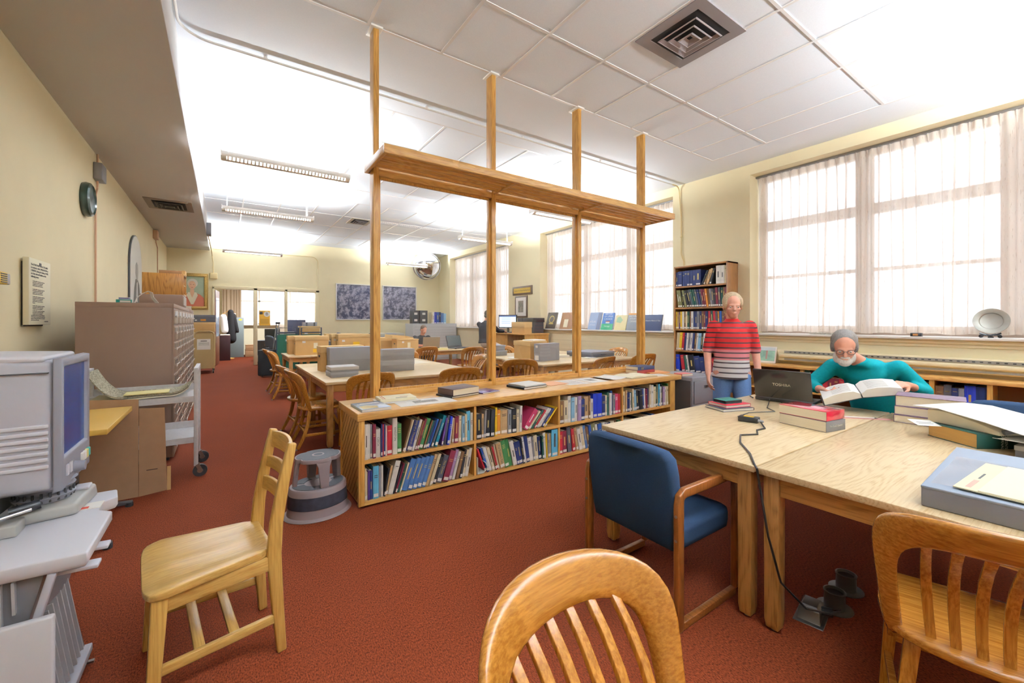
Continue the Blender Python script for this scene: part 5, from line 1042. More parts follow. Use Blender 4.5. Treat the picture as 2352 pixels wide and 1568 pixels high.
carton('record_carton', 'brown carton on the office floor by the door post', .92, 20.3, 0, .4, .35, .28, 0, CARD, CARD, .02, False, group='cartons in the office'); carton('record_carton', 'brown open carton on top of the office floor carton', .93, 20.3, .2805, .4, .35, .2, 0, CARD, CARD, .02, False, group='cartons in the office')
t = thing('file_box', 'white file box on the office desk behind the glazing', 'box', (2.05, 18.0, .7405)); MB().box(-.2, .2, -.15, .15, 0, .3).build('body', WHITE, t, bev=.004)
# flat file cabinets, binders, storage boxes at the far right
t = thing('flat_file', 'white flat file cabinets along the far end behind the seated reader', 'cabinet', (6.6, 14.9, 0)); MB().box(-.95, .8, -.4, .4, 0, 1.36).build('body', mat('flat_file_grey', '#b9bbbf', .45), t, bev=.004); s = MB()
for k in range(12): s.box(-.9, .75, -.412, -.4, .08 + .105 * k, .17 + .105 * k)
s.build('drawers', mat('flat_file_front', '#c9cbce', .4), t)
for k, (x, w, m_) in enumerate(((5.79, .24, mat('black_box', '#2a2b33', .5)), (6.1, .3, MC['black_box']))):
    t = thing('storage_box', 'black storage box with white labels on the flat files, %s one' % ('left', 'right')[k], 'box', (x, 14.75, 1.3605), 0, 'black storage boxes'); MB().box(-w / 2, w / 2, -.15, .15, 0, .48).build('body', m_, t, bev=.005)
    for z in (.12, .36): MB().box(-.06, .06, -.153, -.15, z - .04, z + .04).build('label', WHITE, t)
row('C40/420 W50/430 Q70/430 U80/430 N70/430 X90/400 L80/380', (6.42, 14.62, 1.3605), 0, .6, 'on the flat files under the far window', 'blue binders on the flat files', d=.28)
t = thing('shelf_unit', 'low pale cabinet with papers along the back wall behind the left glass', 'cabinet', (5.1, 15.7, 0)); MB().box(-.6, .55, -.3, .35, 0, 1.0).build('body', mat('pale_cabinet', '#b8b6aa', .5), t, bev=.004)
for k in range(2): MB().box(-.5 + .55 * k, -.1 + .55 * k, -.306, -.3, .5, .9).build('label_panel', GREYL, t)
# computer stand between two windows
t = thing('computer_stand', 'tall oak computer stand against the wall between two windows', 'stand', (6.95, 9.75, 0))
MB().box(-.42, .42, -.88, .88, 1.07, 1.11).build('top', OAK_Y, t, bev=.004); MB().box(-.4, .4, -.86, -.82, 0, 1.07).box(-.4, .4, .82, .86, 0, 1.07).box(-.4, .4, -.02, .02, 0, 1.07).build('upright', OAK_Z, t); MB().box(.36, .4, -.82, .82, .1, 1.07).build('back_panel', OAK_Z, t); MB().box(-.38, -.36, .02, .82, .1, 1.07).build('door', OAK_Z, t)
t = thing('monitor', 'computer monitor with a lit pale blue page on the oak stand', 'monitor', (6.92, 10.25, 1.1105), R(-62)); MB().box(-.3, .3, -.025, .02, .13, .52).build('casing', BLACK, t, bev=.006); MB().box(-.275, .275, -.028, -.025, .155, .495).build('screen', mat('lit_screen', '#b9d2f2', emit=.75), t); s = MB()
for k in range(4): s.box(-.2, .1, -.0292, -.028, .42 - .05 * k, .43 - .05 * k)
s.box(-.275, .275, -.0292, -.028, .46, .495).build('page_text', mat('page_blue', '#5572b4', .5), t); MB().box(-.12, .12, -.1, .1, 0, .015).box(-.03, .03, 0, .02, .01, .2).build('foot', BLACK, t)
t = thing('keyboard', 'black keyboard on the oak stand in front of the monitor', 'keyboard', (6.68, 10.0, 1.1105), R(-62)); MB().box(-.22, .22, -.08, .08, 0, .02).build('body', BLACK, t, bev=.004)
t = thing('computer_tower', 'black computer case and printer on the oak stand', 'computer', (7.05, 9.68, 1.1105)); MB().box(-.1, .3, -.12, .12, 0, .42).build('tower', BLACK, t, bev=.006); MB().box(-.1, .3, -.62, -.13, .3, .42).build('deck', BLACK, t, bev=.006); MB().box(-.08, .28, -.6, -.15, 0, .3).build('lower_case', DARK, t)
carton('record_carton', 'tan carton on the oak stand in front of the black computer case', 6.72, 9.28, 1.1105, .24, .6, .31, 0, lh=.15, hole=False)
t = thing('framed_photograph', 'dark framed black and white photograph between two windows', 'picture', (XW, 10.3, 1.88)); MB().box(-.03, 0, -.31, .31, -.33, .33).build('frame', mat('walnut_frame', '#4a3428', .4), t, bev=.004); MB().box(-.033, -.03, -.26, .26, -.28, .28).build('mount', PAPER, t); MB().box(-.035, -.033, -.13, .13, -.17, .18).build('print', mat('bw_print', '#6a645a', .4, var=.9, vs=14), t)
t = thing('name_plaque', 'wooden plaque with an engraved brass plate between two windows', 'plaque', (XW, 10.25, 2.37)); MB().box(-.025, 0, -.5, .5, -.13, .13).build('board', MC['walnut_frame'], t, bev=.005); MB().box(-.03, -.025, -.43, .43, -.075, .075).build('plate', BRASS, t); text('Frederick W. Gibson Reading Room', .062, INK, t, (-.0305, 0, 0), (R(90), 0, R(-90)), sx=.9)
# books displayed on the sill of the middle window
SZ = Z0 + .0005
def disp(lb, y, w, h, c, m_, tilt=16, group='books displayed on the window sill', x=7.47):
    """book standing on the sill, leaning back against a stand, cover towards the room"""
    t = thing('display_book', lb, 'book', (x, y, SZ), 0, group, rot=(0, R(tilt), 0))
    MB().box(0, .004, -w / 2, w / 2, 0, h).box(.018, .022, -w / 2, w / 2, 0, h).box(0, .022, w / 2 - .004, w / 2, 0, h).build('cover', m_, t, bev=.001); MB().box(.004, .018, -w / 2 + .004, w / 2 - .004, .003, h - .004).build('pages', PAGES, t)
    MB().tube([(.024, 0, h * .6), (.14, 0, .0 + .025)], .006, 6).build('prop', DARK, t); return t
def dt(t, s, size, m_, z, y=0, sx=1): text(s, size, m_, t, (-.0006, y, z), (R(90), 0, R(-90)), sx=sx)
t = disp('dark brown book with a gold crest, leftmost on the window sill', 8.98, .42, .47, 'K', mat('dark_brown_cover', '#3d332f', .4)); MB().lathe([(.001, 0), (.11, 0), (.11, .001), (.001, .001)], 24).build('crest', GOLD, t, (-.0004, 0, .27), (0, R(-90), 0)); MB().lathe([(.001, 0), (.085, 0), (.085, .0012), (.001, .0012)], 8).build('crest_centre', MC['dark_brown_cover'], t, (-.0008, 0, .27), (0, R(-90), 0)); MB().box(-.0008, 0, -.09, .09, .13, .17).build('scroll', GOLD, t)
t = disp('worn brown leather book with a cream label, second on the sill', 8.35, .48, .46, 'K', mat('worn_leather', '#8a6242', .6, var=.15, vs=10)); MB().box(-.001, 0, -.06, .1, .05, .27).build('label', CREAMP, t); MB().prism([(0, 0)], 0, 0) if False else None
t = disp('grey blue book with white lettering, third on the sill', 7.32, .4, .44, 'X', mat('greyblue_cover', '#5f6a86', .4)); MB().box(-.0006, 0, -.08, .2, 0, .44).build('pale_band', mat('pale_blue_print', '#8fa3c4', .4), t); dt(t, 'ATLAS', .07, WTXT, .2, .06); dt(t, 'of Canada', .045, WTXT, .12, .06)
t = disp('blue and green book with a white house picture, fourth on the sill', 6.9, .36, .42, 'U', mat('bright_blue_cover', '#3c6fb4', .35)); MB().box(-.0006, 0, -.18, .18, 0, .15).build('green_band', mat('cover_green', '#2f9468', .4), t); dt(t, 'HISTORY\nOF UPPER\nCANADA', .062, WTXT, .33); MB().box(-.0008, 0, -.06, .06, .16, .2).build('house', WHITE, t); MB().box(-.0008, 0, -.07, .07, .2, .225).build('house_roof', mat('roof_red', '#8c3b36', .5), t); dt(t, 'Heritage', .05, WTXT, .09)
t = disp('cream book with a green map picture, fifth on the sill', 6.5, .34, .36, 'C', mat('cream_cover', '#e6d9a6', .5)); MB().loft([[(xx, y_, z_) for y_, z_ in ((-.0, .17), (.13, .19), (.12, .3), (.04, .33), (-.05, .24))] for xx in (-.0008, 0)]).build('map_picture', mat('map_green', '#9fc09a', .5), t)
t = disp('silver grey atlas with white title, sixth on the sill', 6.13, .36, .4, 'E', mat('grey_atlas_cover', '#7d858f', .4)); MB().box(-.0006, 0, -.18, .18, .36, .4).build('orange_band', mat('band_orange', '#d99a4a', .5), t); dt(t, 'HISTORICAL\nATLAS OF\nCANADA', .06, WTXT, .27, sx=.9)
t = disp('wide navy book reading History in Maps, rightmost on the sill', 5.62, .46, .35, 'N', mat('navy_cover', '#2e3858', .5), 12); dt(t, "Ontario's History in Maps", .036, WTXT, .22)
sheet('paper', 'white paper lying on the sill between the displayed books', PAPER, (7.5, 7.7, SZ), R(5), .2, .25, .002)
# ------------------------------------------------------------------ tall bookcase on the window wall, grey filing cabinet
TB0, TB1, TX = 3.80, 4.845, 7.12
t = thing('tall_bookcase', 'tall walnut bookcase with five shelves against the window wall', 'bookcase', (0, 0, 0))
for y in (TB0, TB1 - .03): MB().box(TX, XW - .005, y, y + .03, 0, 2.47).build('side', SHELF_Z, t, bev=.003)
TS = [.08, .48, .885, 1.285, 1.69, 2.09]
for z in TS: MB().box(TX + .005, XW - .02, TB0 + .03, TB1 - .03, z - .028, z).build('shelf', SHELF_Y, t)
MB().box(TX, XW - .005, TB0, TB1, 2.44, 2.47).build('top', SHELF_Y, t, bev=.003); MB().box(XW - .02, XW - .006, TB0 + .03, TB1 - .03, .05, 2.44).build('back', mat('bookcase_dark_back', '#5a3a20', .6), t)
L_ = TB1 - TB0 - .06; o = lambda z: (TX + .012, TB1 - .031, z + .0005); GB = 'books in the tall bookcase'
row('N26/275 N62/285 N34/285 N38/285 N38/285 N40/285 N42/285 N70/285 B20/270@24 A22/285@24 A30/290@20 B24/285@16 W60/320 W46/315 C30/310', o(TS[5]), R(-90), L_, 'on the top shelf of the tall bookcase', GB, d=.26)
row('J44/330@-8 J40/330@-9 B26/310@-10 J44/330@-12 B44/320@-13 B40/330@-14 H40/335@-14 D36/335@-14 D36/330@-13 H36/330@-12 N40/325@-11 H36/325@-10 M36/325@-9 M34/320@-8 O34/330@-8 K36/320@-7 E36/325@-7 H36/325@-6 B34/330@-5 M44/335@-4 H40/335@-3 D36/330@-2 K34/330@-1 M34/330', o(TS[4]), R(-90), L_, 'on the second shelf of the tall bookcase', GB, d=.25)
row('Y22/330 A26/325 P26/325 Y30/330 W34/330 K28/330 C30/330 D34/330 K26/330 W40/330 N34/330 N30/325 E36/330 N36/325 K34/330 M30/330 N36/325 R44/330 D34/330@-3 R36/330@-3 H30/320@-3 O24/320@-3 U34/325@-2 K36/325@-1 M34/320', o(TS[3]), R(-90), L_, 'on the third shelf of the tall bookcase', GB, d=.25)
row('C26/330@4 C24/330@4 Y40/335@5 R34/330@5 N34/330@5 W30/330@5 E34/325@5 W36/330@5 N30/330@5 K26/330@5 W30/330@5 L44/330@6 B30/330@5 W40/330@5 M34/330@4 N34/330@3 B34/325@3 H34/325@2 W24/330@2 R36/330@1 N34/330 K36/325 M30/320', o(TS[2]), R(-90), L_, 'on the fourth shelf of the tall bookcase', GB, d=.25)
row('Q56/320 R50/315@-8 D40/310@-10 W20/320@-10 B80/325@-8 N80/310@-9 N56/300@-10 N50/300@-12 M50/295@-14 R50/290@-15 N50/300@-12 H50/300@-8', o(TS[1]), R(-90), L_, 'on the bottom shelf of the tall bookcase', GB, d=.25, fit=True)
t = thing('filing_cabinet', 'grey steel filing cabinet beside the end of the counter bookcase', 'cabinet', (5.275, 3.38, 0))
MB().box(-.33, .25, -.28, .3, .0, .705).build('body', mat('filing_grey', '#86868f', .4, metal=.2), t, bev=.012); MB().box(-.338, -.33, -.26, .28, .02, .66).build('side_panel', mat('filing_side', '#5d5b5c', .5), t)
for z in (.05, .36): d_ = MB().box(-.3, .22, -.294, -.28, z, z + .29).build('drawer', MC['filing_grey'], t, bev=.004); MB().box(-.08, .0, -.31, -.294, z + .2, z + .23).build('handle', STEEL, d_)
flat_book('book', 'salmon pink book lying on the grey filing cabinet', 'I', (5.06, 3.30, .7055), R(-10), .2, .14, .03, mat('salmon_pink', '#cf6f6c', .6), pages=PAGEH)

# ------------------------------------------------------------------ low bookcase, convector and things under the near window
LX = 7.1; t = thing('low_bookcase', 'low oak bookcase running under the near window', 'bookcase', (0, 0, 0))
MB().box(LX - .02, XW - .002, -.9, 3.55, .71, .755).build('top', OAK_Y, t, bev=.004); LY = [3.50, 2.68, 1.95, 1.29, .82, .2, -.85]
for y in LY: MB().box(LX, XW - .005, y - .022, y + .022, 0, .71).build('upright', OAK_Z, t)
for z in (.06, .36): MB().box(LX + .005, XW - .02, -.85, 3.5, z, z + .025).build('shelf', OAK_Y, t)
MB().box(XW - .02, XW - .006, -.85, 3.5, .02, .71).build('back', mat('low_back', '#6b4423', .6), t)
oo = lambda y, z: (LX + .03, y - .023, z + .0255); GW = 'books in the low bookcase under the window'
row('K40/240 W34/240 B40/230 E30/240 W20/200 H40/240 N40/240 W40/200 D30/240', oo(3.18, .36), R(-90), .45, 'in the low bookcase left of the laptop', GW, d=.22)
row('D56/320 M40/300 R70/285 R70/280 M60/230 M50/230 R50/230 N50/240 K50/240 B60/260', oo(2.68, .36), R(-90), .68, 'in the low bookcase behind the laptop', GW, d=.22)
row('B50/280 H60/280 M60/270 N60/280 K60/270 N60/270 H60/280', oo(1.95, .36), R(-90), .61, 'in the low bookcase behind the brown chair', GW, d=.22)
row('K60/260 H60/280 N50/250 E40/250 Q80/290 N80/285', oo(1.29, .36), R(-90), .43, 'in the low bookcase behind the plum volumes', GW, d=.22)
t = thing('convector', 'long cream convector heater on the wall above the low bookcase', 'heater', (0, 0, 0))
MB().box(7.36, XW, -.9, 3.13, .80, .98).build('cover', TRIM, t, bev=.012); MB().box(7.352, 7.37, -.85, 3.02, .925, .962).build('grille', mat('grille_grey', '#8b857a', .5), t); MB().box(7.33, 7.37, -.9, 3.1, .856, .915).build('front_rail', TRIM, t, bev=.015); MB().box(7.352, 7.37, -.85, 3.02, .815, .84).build('lower_grille', MC['grille_grey'], t)
s = MB()
for k in range(60): s.box(7.349, 7.353, -.8 + .063 * k, -.775 + .063 * k, .938, .95)
s.build('grille_holes', BLACK, t)
t = thing('photo_card', 'unframed snapshot of a person outdoors leaning on the wall above the low bookcase', 'photograph', (7.30, 3.27, .7555), 0, rot=(0, R(14), 0)); MB().box(0, .006, -.14, .14, 0, .27).build('card', WHITE, t); MB().box(-.001, 0, -.12, .12, .03, .25).build('print', mat('snapshot_green', '#7fa58c', .3, var=.35, vs=12), t); MB().box(-.0016, 0, -.12, .12, .2, .25).build('sky', mat('snapshot_sky', '#cfdbe2', .3), t); MB().box(-.002, 0, -.01, .015, .06, .2).build('figure', mat('snapshot_figure', '#8a5a50', .3), t)
t = thing('pewter_plate', 'round pewter plate standing on a dark stand on the sill', 'plate', (7.52, .86, SZ + .05), 0, rot=(0, R(-78), 0))
MB().lathe([(.001, .001), (.09, .0), (.096, .003), (.104, .014), (.148, .02), (.152, .022), (.15, .025), (.106, .02), (.1, .018), (.093, .008), (.088, .006), (.001, .006)], 56).build('dish', mat('pewter', '#a9a69c', .42, metal=.7, var=.08, vs=8), t, (.15, 0, 0), smooth=True, ang=25)
t = thing('plate_stand', 'carved dark wooden plate stand under the pewter plate', 'stand', (7.5, .86, SZ))
for s_ in (-1, 1): MB().cyl((-.03, s_ * .075, .018), (.01, s_ * .075, .018), .018).tube([(-.03, s_ * .03, .03), (-.025, s_ * .06, .045), (-.03, s_ * .085, .058)], .009, 6).build('scroll', BLACK, t, smooth=True)
MB().tube([(-.02, -.085, .03), (-.02, -.04, .04), (-.02, 0, .03), (-.02, .04, .04), (-.02, .085, .03)], .011, 8).build('cross_bar', BLACK, t, smooth=True); MB().box(-.02, .05, -.02, .02, 0, .02).build('base', BLACK, t)
tag(MB().tube([(7.49, 2.72, SZ + .014), (7.49, 2.62, SZ + .018), (7.49, 2.52, SZ + .018), (7.49, 2.42, SZ + .012)], [.010, .016, .018, .012], 8).build('stone', mat('grey_stone', '#a9a398', .9, var=.3, vs=30), smooth=True), 'long grey stone lying on the near window sill', 'stone')
t = thing('trinket_box', 'small black box with coloured bits on the near window sill', 'box', (7.47, 1.5, SZ)); MB().box(-.03, .03, -.055, .055, 0, .045).build('body', BLACK, t, bev=.004); MB().box(-.031, -.029, -.02, .03, .01, .035).build('colour_patch', mat('patch_orange', '#a8703a', .5), t)

# ------------------------------------------------------------------ laptop and things on the near tables
def laptop(name, lb, loc, rz, w, d, open_deg, body, lidm, logo=None, scr=None, keys=True):
    """hinge edge along local x at y = +d/2 ... screen faces -y side (towards the user)"""
    t = thing(name, lb, 'laptop', loc, rz)
    MB().box(-w / 2, w / 2, -d / 2, d / 2, .004, .03).build('base', body, t, bev=.006)
    if keys: MB().box(-w * .44, w * .44, -d * .12, d * .38, .03, .032).build('keyboard', DARK, t)
    l = D.objects.new('lid', None)
    lid = MB().box(-w / 2, w / 2, -.012, .004, 0, d).build('lid', lidm, t, (0, d / 2 - .01, .032), (R(-(open_deg - 90)), 0, 0), bev=.005); D.objects.remove(l)
    MB().box(-w * .46, w * .46, -.0135, -.012, d * .08, d * .95).build('screen', scr or mat('laptop_screen', '#20242c', .2), lid)
    if logo: text(logo, d * .13, mat('logo_silver', '#c9c2b2', .3, metal=.5), lid, (0, .0045, d * .5), (R(90), 0, R(180)), name='logo')
    return t
laptop('laptop', 'open black laptop with silver lettering on its lid, facing the person in teal', (3.955, 1.60, TZ), R(96), .42, .25, 106, mat('laptop_black', '#1a191b', .35), mat('laptop_lid', '#1d1a1a', .22, coat=.3), 'TOSHIBA')
laptop('laptop', 'open brown backed laptop in front of the seated reader', (4.32, 9.92, TZ), R(180 - 15), .42, .28, 110, DARK, mat('laptop_brown', '#8d7a68', .4))
laptop('laptop', 'open dark grey laptop on the far table, screen towards us', (4.95, 9.6, TZ), R(12), .46, .30, 108, DARK, DARK, scr=mat('laptop_grey_screen', '#4b5150', .25))
t = thing('computer_mouse', 'black mouse beside the dark grey laptop', 'mouse', (4.75, 9.36, TZ)); MB().ell((0, 0, .016), (.03, .05, .018)).build('body', BLACK, t, smooth=True)
sheet('notepad', 'yellow notepad lying between the two far laptops', mat('pad_yellow', '#e3d491', .7), (4.35, 9.4, TZ), R(8), .3, .22, .03, cat='notepad'); sheet('paper', 'white sheets at the left end of the far laptop table', PAPER, (3.95, 9.35, TZ), R(-5), .35, .25)
flat_book('notebook', 'dark covered sketchbook under the red spiral notebook', 'B', (3.24, 1.72, TZ), R(-20), .28, .2, .02, mat('navy_black_cover', '#2a2c3c', .4), spine='right', cat='notebook', pages=PAPER)
t = flat_book('notebook', 'red spiral notebook between the sketchbook and the green wallet', 'R', (3.27, 1.735, TZ + .0205), R(-16), .24, .18, .022, mat('bright_red_cover', '#c22238', .35), spine='back', cat='notebook', pages=PAPER)
c = MB()
for k in range(20): c.tube([(.121 + .006 * math.cos(R(a)), -.085 + .009 * k, .011 + .012 * math.sin(R(a))) for a in range(0, 360, 45)], .0012, 5, closed=True)
c.build('spiral_wire', mat('red_wire', '#b23a48', .3), t)
t = flat_book('wallet', 'small green and black zipped case on the red spiral notebook', 'D', (3.27, 1.75, TZ + .043), R(-14), .17, .12, .024, mat('green_case', '#1d5f57', .6), spine='right', cat='wallet', pages=BLACK); 
t = thing('pen', 'black pen lying beside the laptop', 'pen', (3.88, 1.86, TZ), R(40)); MB().cyl((-.05, 0, .006), (.04, 0, .006), .005, n=10).build('barrel', BLACK, t); MB().cyl((.04, 0, .006), (.075, 0, .006), .005, .001, n=10).build('tip', STEEL, t)
t = flat_book('book', 'thick grey spined paperback under the glossy red book', 'E', (3.14, 1.13, TZ), R(-10), .2, .285, .066, mat('grey_spine_cover', '#77777b', .4), spine='front', hard=False, pages=PAGEH)
text("The Queen's Journal", .016, WTXT, t, (0, -.1436, .033), (R(90), 0, 0), name='spine_title')
t = flat_book('book', 'glossy bright red book on top of the grey spined paperback', 'R', (3.145, 1.135, TZ + .0665), R(-8), .2, .285, .058, mat('glossy_red_cover', '#c21d3e', .12, coat=.6), spine='front', hard=False, pages=PAGEH)
MB().box(-.03, .04, -.06, .0, .058, .0583).build('cover_print', mat('cover_pink', '#d9879a', .3), t)
for k, (lb, w, d, h) in enumerate((('bottom', .24, .34, .05), ('middle', .235, .335, .056), ('top', .23, .33, .07))):
    t = flat_book('book', 'plum covered volume, %s of the stack of three on the corner table' % lb, 'P', (3.86 + .02 * k, .70 + .008 * k, TZ + (0, .0505, .107)[k]), R(3 + 3 * k), w, d, h, mat('plum_cover', '#6b5468', .45), spine='back', pages=PAGEH)
t = flat_book('book', 'thick green bound journal volume with gilt edges below the open papers', 'D', (3.47, .465, TZ), R(-35.6), .24, .27, .078, mat('dark_green_cloth', '#1e4a44', .5), spine='front', pages=mat('gilt_pages', '#b98f4c', .4, var=.1, vs=1, stretch=(8, 8, 400)))
text("QUEEN'S\nJOURNAL", .02, WTXT, t, (.02, -.1362, .04), (R(90), R(90), 0), name='spine_title')
t = thing('open_binder', 'thick open ring bound volume of papers lying on the green journal', 'book', (3.53, .42, TZ + .0785), R(-30))
MB().loft([[(-.14, y, z0), (.14, y, z0), (.14, y, z1), (-.14, y, z1 - .01)] for y, z0, z1 in ((-.16, 0, .03), (-.05, 0, .06), (.1, 0, .085), (.19, .0, .08))]).build('pages', PAGES, t, bev=.004); MB().loft([[(-.18, y, z), (.17, y, z + .01), (.17, y, z + .013), (-.18, y, z + .003)] for y, z in ((-.3, .035), (-.12, .064), (.1, .09), (.24, .082))]).build('top_leaf', PAPER, t, smooth=True)
MB().tube([(-.13, -.17, .02), (-.09, -.19, .035), (.0, -.2, .02), (.13, -.19, .03)], .014, 8).build('metal_clasp', STEEL, t, smooth=True)
sheet('paper', 'white sheet draped from the open volume over the grey folder', PAPER, (3.36, .2, TZ + .066), R(-8), .34, .28, .002, curl=.02)
t = thing('note_slip', 'folded white note slip tucked into the green journal', 'note', (3.335, .60, TZ + .0795), R(-20), rot=(R(8), 0, R(-50))); MB().box(-.07, .04, -.0, .1, 0, .0012).build('slip', PAPER, t); s = MB()
for k in range(2): s.box(-.05, .02, .03 + .022 * k, .034 + .022 * k, .0012, .0016)
s.build('handwriting', INK, t)
clam('archive_box', 'flat grey folder box under the white draped sheet', 3.38, .15, TZ, .3, .26, .06, -6, body=DGREY, lid=GREYB, cut=.6)
t = thing('portfolio_box', 'large flat blue grey box with an acetate sleeve at the near corner of the table', 'box', (2.50, .155, TZ), R(2))
MB().box(-.38, .4, -.28, .27, 0, .072).build('body', mat('box_slate', '#787b86', .55), t, bev=.004); MB().box(-.381, .401, -.281, .271, .066, .076).build('lid', mat('box_blue_grey', '#93a0b2', .5), t, bev=.003)
mat_sleeve = glass_mat('acetate_sleeve_film', '#eef2f6', .12, 2.2)
t = thing('acetate_sleeve', 'clear plastic sleeve lying on the blue grey box', 'plastic sleeve', (2.43, .19, TZ + .0765), R(1)); MB().grid(lambda u, v: (-.26 + .5 * u, -.2 + .41 * v, .001 + .004 * abs(math.sin(5 * u + 3 * v))), 16, 12).build('film', mat_sleeve, t, smooth=True)
t = sheet('folder', 'pale cream paper folder on the plastic sleeve', mat('cream_folder', '#ece6c2', .7), (2.37, .065, TZ + .0826), R(-3), .46, .52, .004, cat='folder'); MB().box(-.226, .228, -.27, .2, .0042, .0072).build('front_leaf', mat('cream_leaf', '#f0ebd0', .7), t)
MB().box(-.2, -.08, .222, .236, .0042, .0046).build('stamp', mat('pink_stamp', '#dfa596', .7), t); MB().box(-.05, .04, .226, .232, .0042, .0046).build('handwriting', INK, t)
t = thing('power_adapter', 'black laptop power adapter with a yellow label on the table', 'adapter', (2.93, 1.42, TZ), R(12)); MB().box(-.035, .035, -.06, .06, 0, .035).build('body', BLACK, t, bev=.006); MB().box(-.018, .018, -.03, .03, .035, .0356).build('label', YEL, t); MB().cyl((-.02, -.055, .018), (-.02, -.09, .016), .011, .007).build('plug', GREYB, t)
tag(MB().tube([(2.90, 1.33, TZ + .016), (2.80, 1.26, TZ + .006), (2.72, 1.27, TZ + .005), (2.62, 1.22, TZ + .005), (2.52, 1.27, TZ + .005), (2.36, 1.19, TZ + .005), (2.2, 1.06, TZ + .005), (2.06, .975, TZ + .005), (2.033, .95, TZ - .005), (2.03, .935, .66), (2.03, .9, .45), (2.06, .86, .25), (2.16, .80, .13), (2.3, .75, .075), (2.4, .745, .055), (2.38, .78, .05), (2.31, .815, .05)], .005, 8).build('cable', BLACK, smooth=True), 'black power cord hanging from the adapter down to the floor socket', 'cord')
tag(MB().tube([(2.955, 1.48, TZ + .02), (3.0, 1.53, TZ + .005), (3.2, 1.55, TZ + .004), (3.4, 1.46, TZ + .004), (3.5, 1.56, TZ + .004), (3.66, 1.62, TZ + .004), (3.82, 1.68, TZ + .02)], .003, 6).build('cable', BLACK, smooth=True), 'thin black cable from the adapter to the laptop', 'cord')
tag(MB().tube([(3.8, 1.60, TZ + .02), (3.6, 1.45, TZ + .004), (3.42, 1.36, TZ + .004), (3.3, 1.32, TZ + .004), (3.24, 1.27, TZ + .03)], .0025, 6).build('cable', BLACK, smooth=True), 'thin black cable running from the laptop towards the red book', 'cord')
t = thing('pencil', 'white pencil lying on a pink slip behind the red book', 'pencil', (3.66, 1.03, TZ + .0016), R(-50)); MB().cyl((-.1, 0, .005), (.09, 0, .005), .005, n=6).build('shaft', WHITE, t); MB().cyl((.09, 0, .005), (.11, 0, .005), .005, .001, n=6).build('point', DARK, t)
sheet('slip', 'pink paper slip under the white pencil', mat('pink_slip', '#d59a94', .7), (3.69, 1.0, TZ), R(-48), .3, .05, .001)
# floor sockets
def socket(lb, x, y, plate=True):
    t = thing('floor_socket', lb, 'floor socket', (x, y, 0), 0, 'chrome floor sockets')
    MB().lathe([(.075, 0), (.076, .004), (.045, .006), (.043, .07), (.047, .085), (.04, .087), (.038, .07), (.001, .07)], 28).build('housing', mat('socket_metal', '#6f6c6a', .3, metal=.7), t, smooth=True); MB().lathe([(.001, .0705), (.037, .0705), (.037, .073), (.001, .073)], 24).build('outlet', BLACK, t)
socket('chrome round floor socket with the cord passing over it, middle of three', 2.50, .80); socket('chrome round floor socket beside the slat-back chair leg, farthest of three', 2.72, .82)
t = thing('floor_socket', 'chrome box shaped floor socket taking the black plug, nearest of three', 'floor socket', (2.33, .84, 0), R(10)); MB().loft([[(x * k, y * k, z) for x, y in ((-.08, -.06), (.08, -.06), (.08, .06), (-.08, .06))] for z, k in ((0, 1), (.004, 1), (.006, .75), (.06, .68), (.075, .5))]).build('housing', mat('socket_metal', '#6f6c6a', .3, metal=.7), t, bev=.004); MB().cyl((.0, -.02, .045), (.03, -.075, .04), .02).build('plug', BLACK, t)
